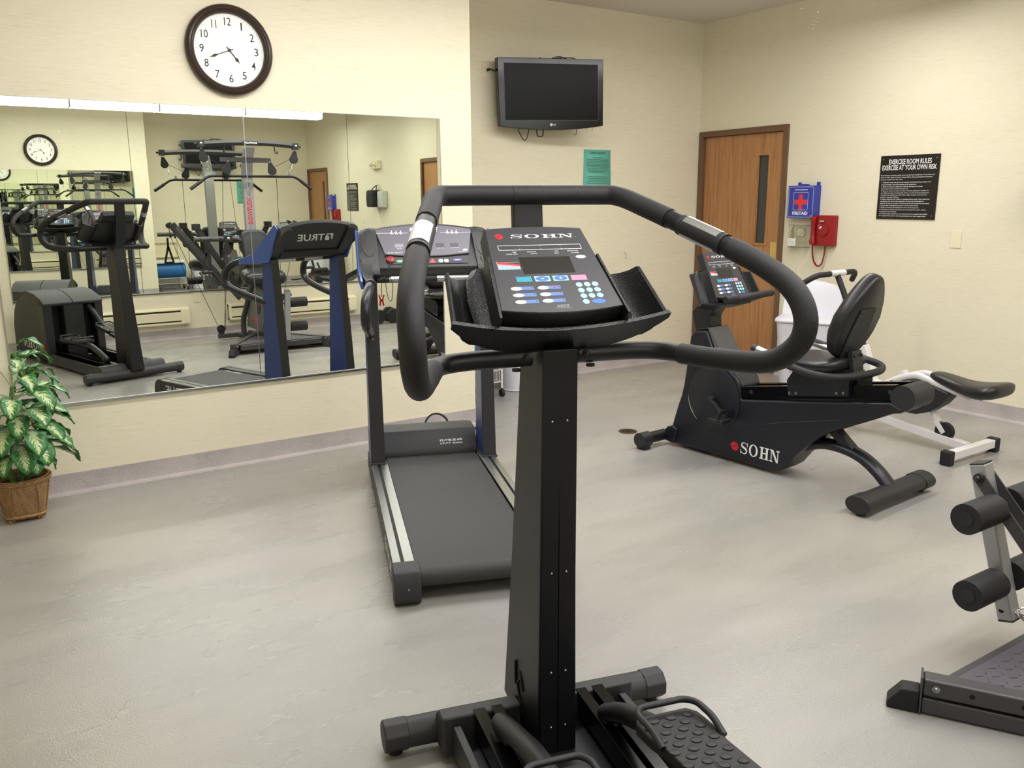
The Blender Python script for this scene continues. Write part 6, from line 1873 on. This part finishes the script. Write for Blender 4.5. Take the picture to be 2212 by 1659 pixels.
def leaf(base, azim, elev, L_, wd, droop, roll=0.0, pet=.10):
    """petiole from the stem, then a pointed oval blade arching down"""
    base = Vector(base); h = Vector((math.cos(azim), math.sin(azim), 0)); side = Vector((-h.y, h.x, 0))
    p0 = base; p1 = base + h * pet * .55 + Vector((0, 0, pet * .55 * math.tan(elev)))
    p2 = base + h * pet + Vector((0, 0, pet * .75 * math.tan(elev)))
    mb = MB(); mb.tube(cat_rom([p0, p1, p2], 4), .0032, 6); pe = mb.build('petiole', 'petiole', pt)
    n = 12; ang = elev * .6; p = p2.copy(); mid = []
    for i in range(n + 1):
        d = h * math.cos(ang) + Vector((0, 0, math.sin(ang)))
        mid.append((p.copy(), d.copy())); p = p + d * (L_ / n); ang -= droop / n
    bm = bmesh.new(); uv = bm.loops.layers.uv.new('uv'); rows = []
    for i, (q, d) in enumerate(mid):
        t = i / n
        w_ = wd * (math.sin(math.pi * min(1, t ** .80)) ** .70) * (1.0 if t < .97 else .6) + .0008
        up = side.cross(d).normalized()
        if up.z < 0: up = -up
        sd = (side * math.cos(roll) + up * math.sin(roll)); un = sd.cross(d).normalized()
        if un.dot(up) < 0: un = -un
        row = []
        for j in range(7):
            s = (j - 3) / 3
            wave = .006 * math.sin(t * 17 + j * 1.3) * abs(s)
            row.append((bm.verts.new(q + sd * s * w_ + un * (abs(s) * w_ * .28 + wave)), s))
        rows.append((row, t))
    for i in range(n):
        for j in range(6):
            vs_ = [rows[i][0][j], rows[i][0][j + 1], rows[i + 1][0][j + 1], rows[i + 1][0][j]]; ts = [rows[i][1], rows[i][1], rows[i + 1][1], rows[i + 1][1]]
            f = bm.faces.new([v_[0] for v_ in vs_]); f.smooth = True
            for lp, v_, t_ in zip(f.loops, vs_, ts): lp[uv].uv = (.5 + v_[1] * .5, t_)
    me = bpy.data.meshes.new('leaf'); bm.to_mesh(me); bm.free(); me.materials.append(M['leaf'])
    o = bpy.data.objects.new('leaf', me); C.objects.link(o); o.parent = pt
    s2 = o.modifiers.new('thick', 'SOLIDIFY'); s2.thickness = .0012
    return o
top = Vector((.012, -.03, .66))
LV = [  # base height on the stem, azimuth (deg, 0 = +x, -90 = towards the room), elevation, length, half width, droop
    (.65, 20, 66, .15, .034, 2.4), (.66, -150, 60, .15, .036, 2.2), (.655, -60, 40, .15, .036, 2.4), (.64, 80, 45, .17, .036, 1.8), (.65, -10, 50, .16, .030, 2.2),
    (.60, -10, 30, .19, .036, 1.5), (.60, -160, 32, .16, .040, 1.7), (.59, -45, 30, .17, .042, 1.9), (.58, -95, 25, .16, .044, 2.0), (.585, 35, 30, .20, .036, 1.2),
    (.53, -55, 20, .18, .050, 1.5), (.52, -130, 15, .17, .048, 1.7), (.53, 5, 14, .20, .052, 1.1), (.51, -85, 12, .17, .050, 1.9), (.52, 40, 14, .19, .044, 1.2), (.53, -175, 15, .17, .046, 1.6),
    (.46, -30, 6, .18, .052, 1.6), (.45, -70, 5, .18, .054, 1.8), (.46, -112, 5, .18, .054, 1.8), (.45, -150, 5, .17, .050, 1.8), (.45, 15, 4, .19, .048, 1.2), (.46, 60, 10, .18, .042, 1.5),
    (.385, -50, 0, .18, .054, 1.7), (.38, -92, 0, .18, .054, 1.8), (.385, -135, 0, .17, .052, 1.8), (.38, -12, -4, .21, .042, 1.1), (.38, 25, 0, .19, .042, 1.3), (.37, -172, 0, .16, .048, 1.7),
    (.335, -70, 2, .15, .048, 1.8), (.335, -112, 4, .14, .048, 1.8), (.33, -32, 0, .15, .044, 1.6), (.34, 5, -6, .22, .036, 1.0), (.34, -150, 4, .14, .044, 1.7),
    (.42, 110, 20, .17, .042, 1.6), (.55, 130, 28, .16, .040, 1.6), (.36, 150, 15, .16, .042, 1.6), (.49, -8, 24, .22, .034, 1.3), (.43, -20, -2, .20, .040, 1.2),
]
for z, az, elv, L_, wd, dr_ in LV:
    k = min(1, max(0, (z - .16) / .5))
    b_ = Vector((.005 + .008 * k, -.03 * k, z))
    leaf(b_, math.radians(az + random.uniform(-7, 7)), math.radians(elv), L_ * random.uniform(.92, 1.05), wd * random.uniform(.95, 1.1), dr_, math.radians(random.uniform(-16, 16)), random.uniform(.06, .10))
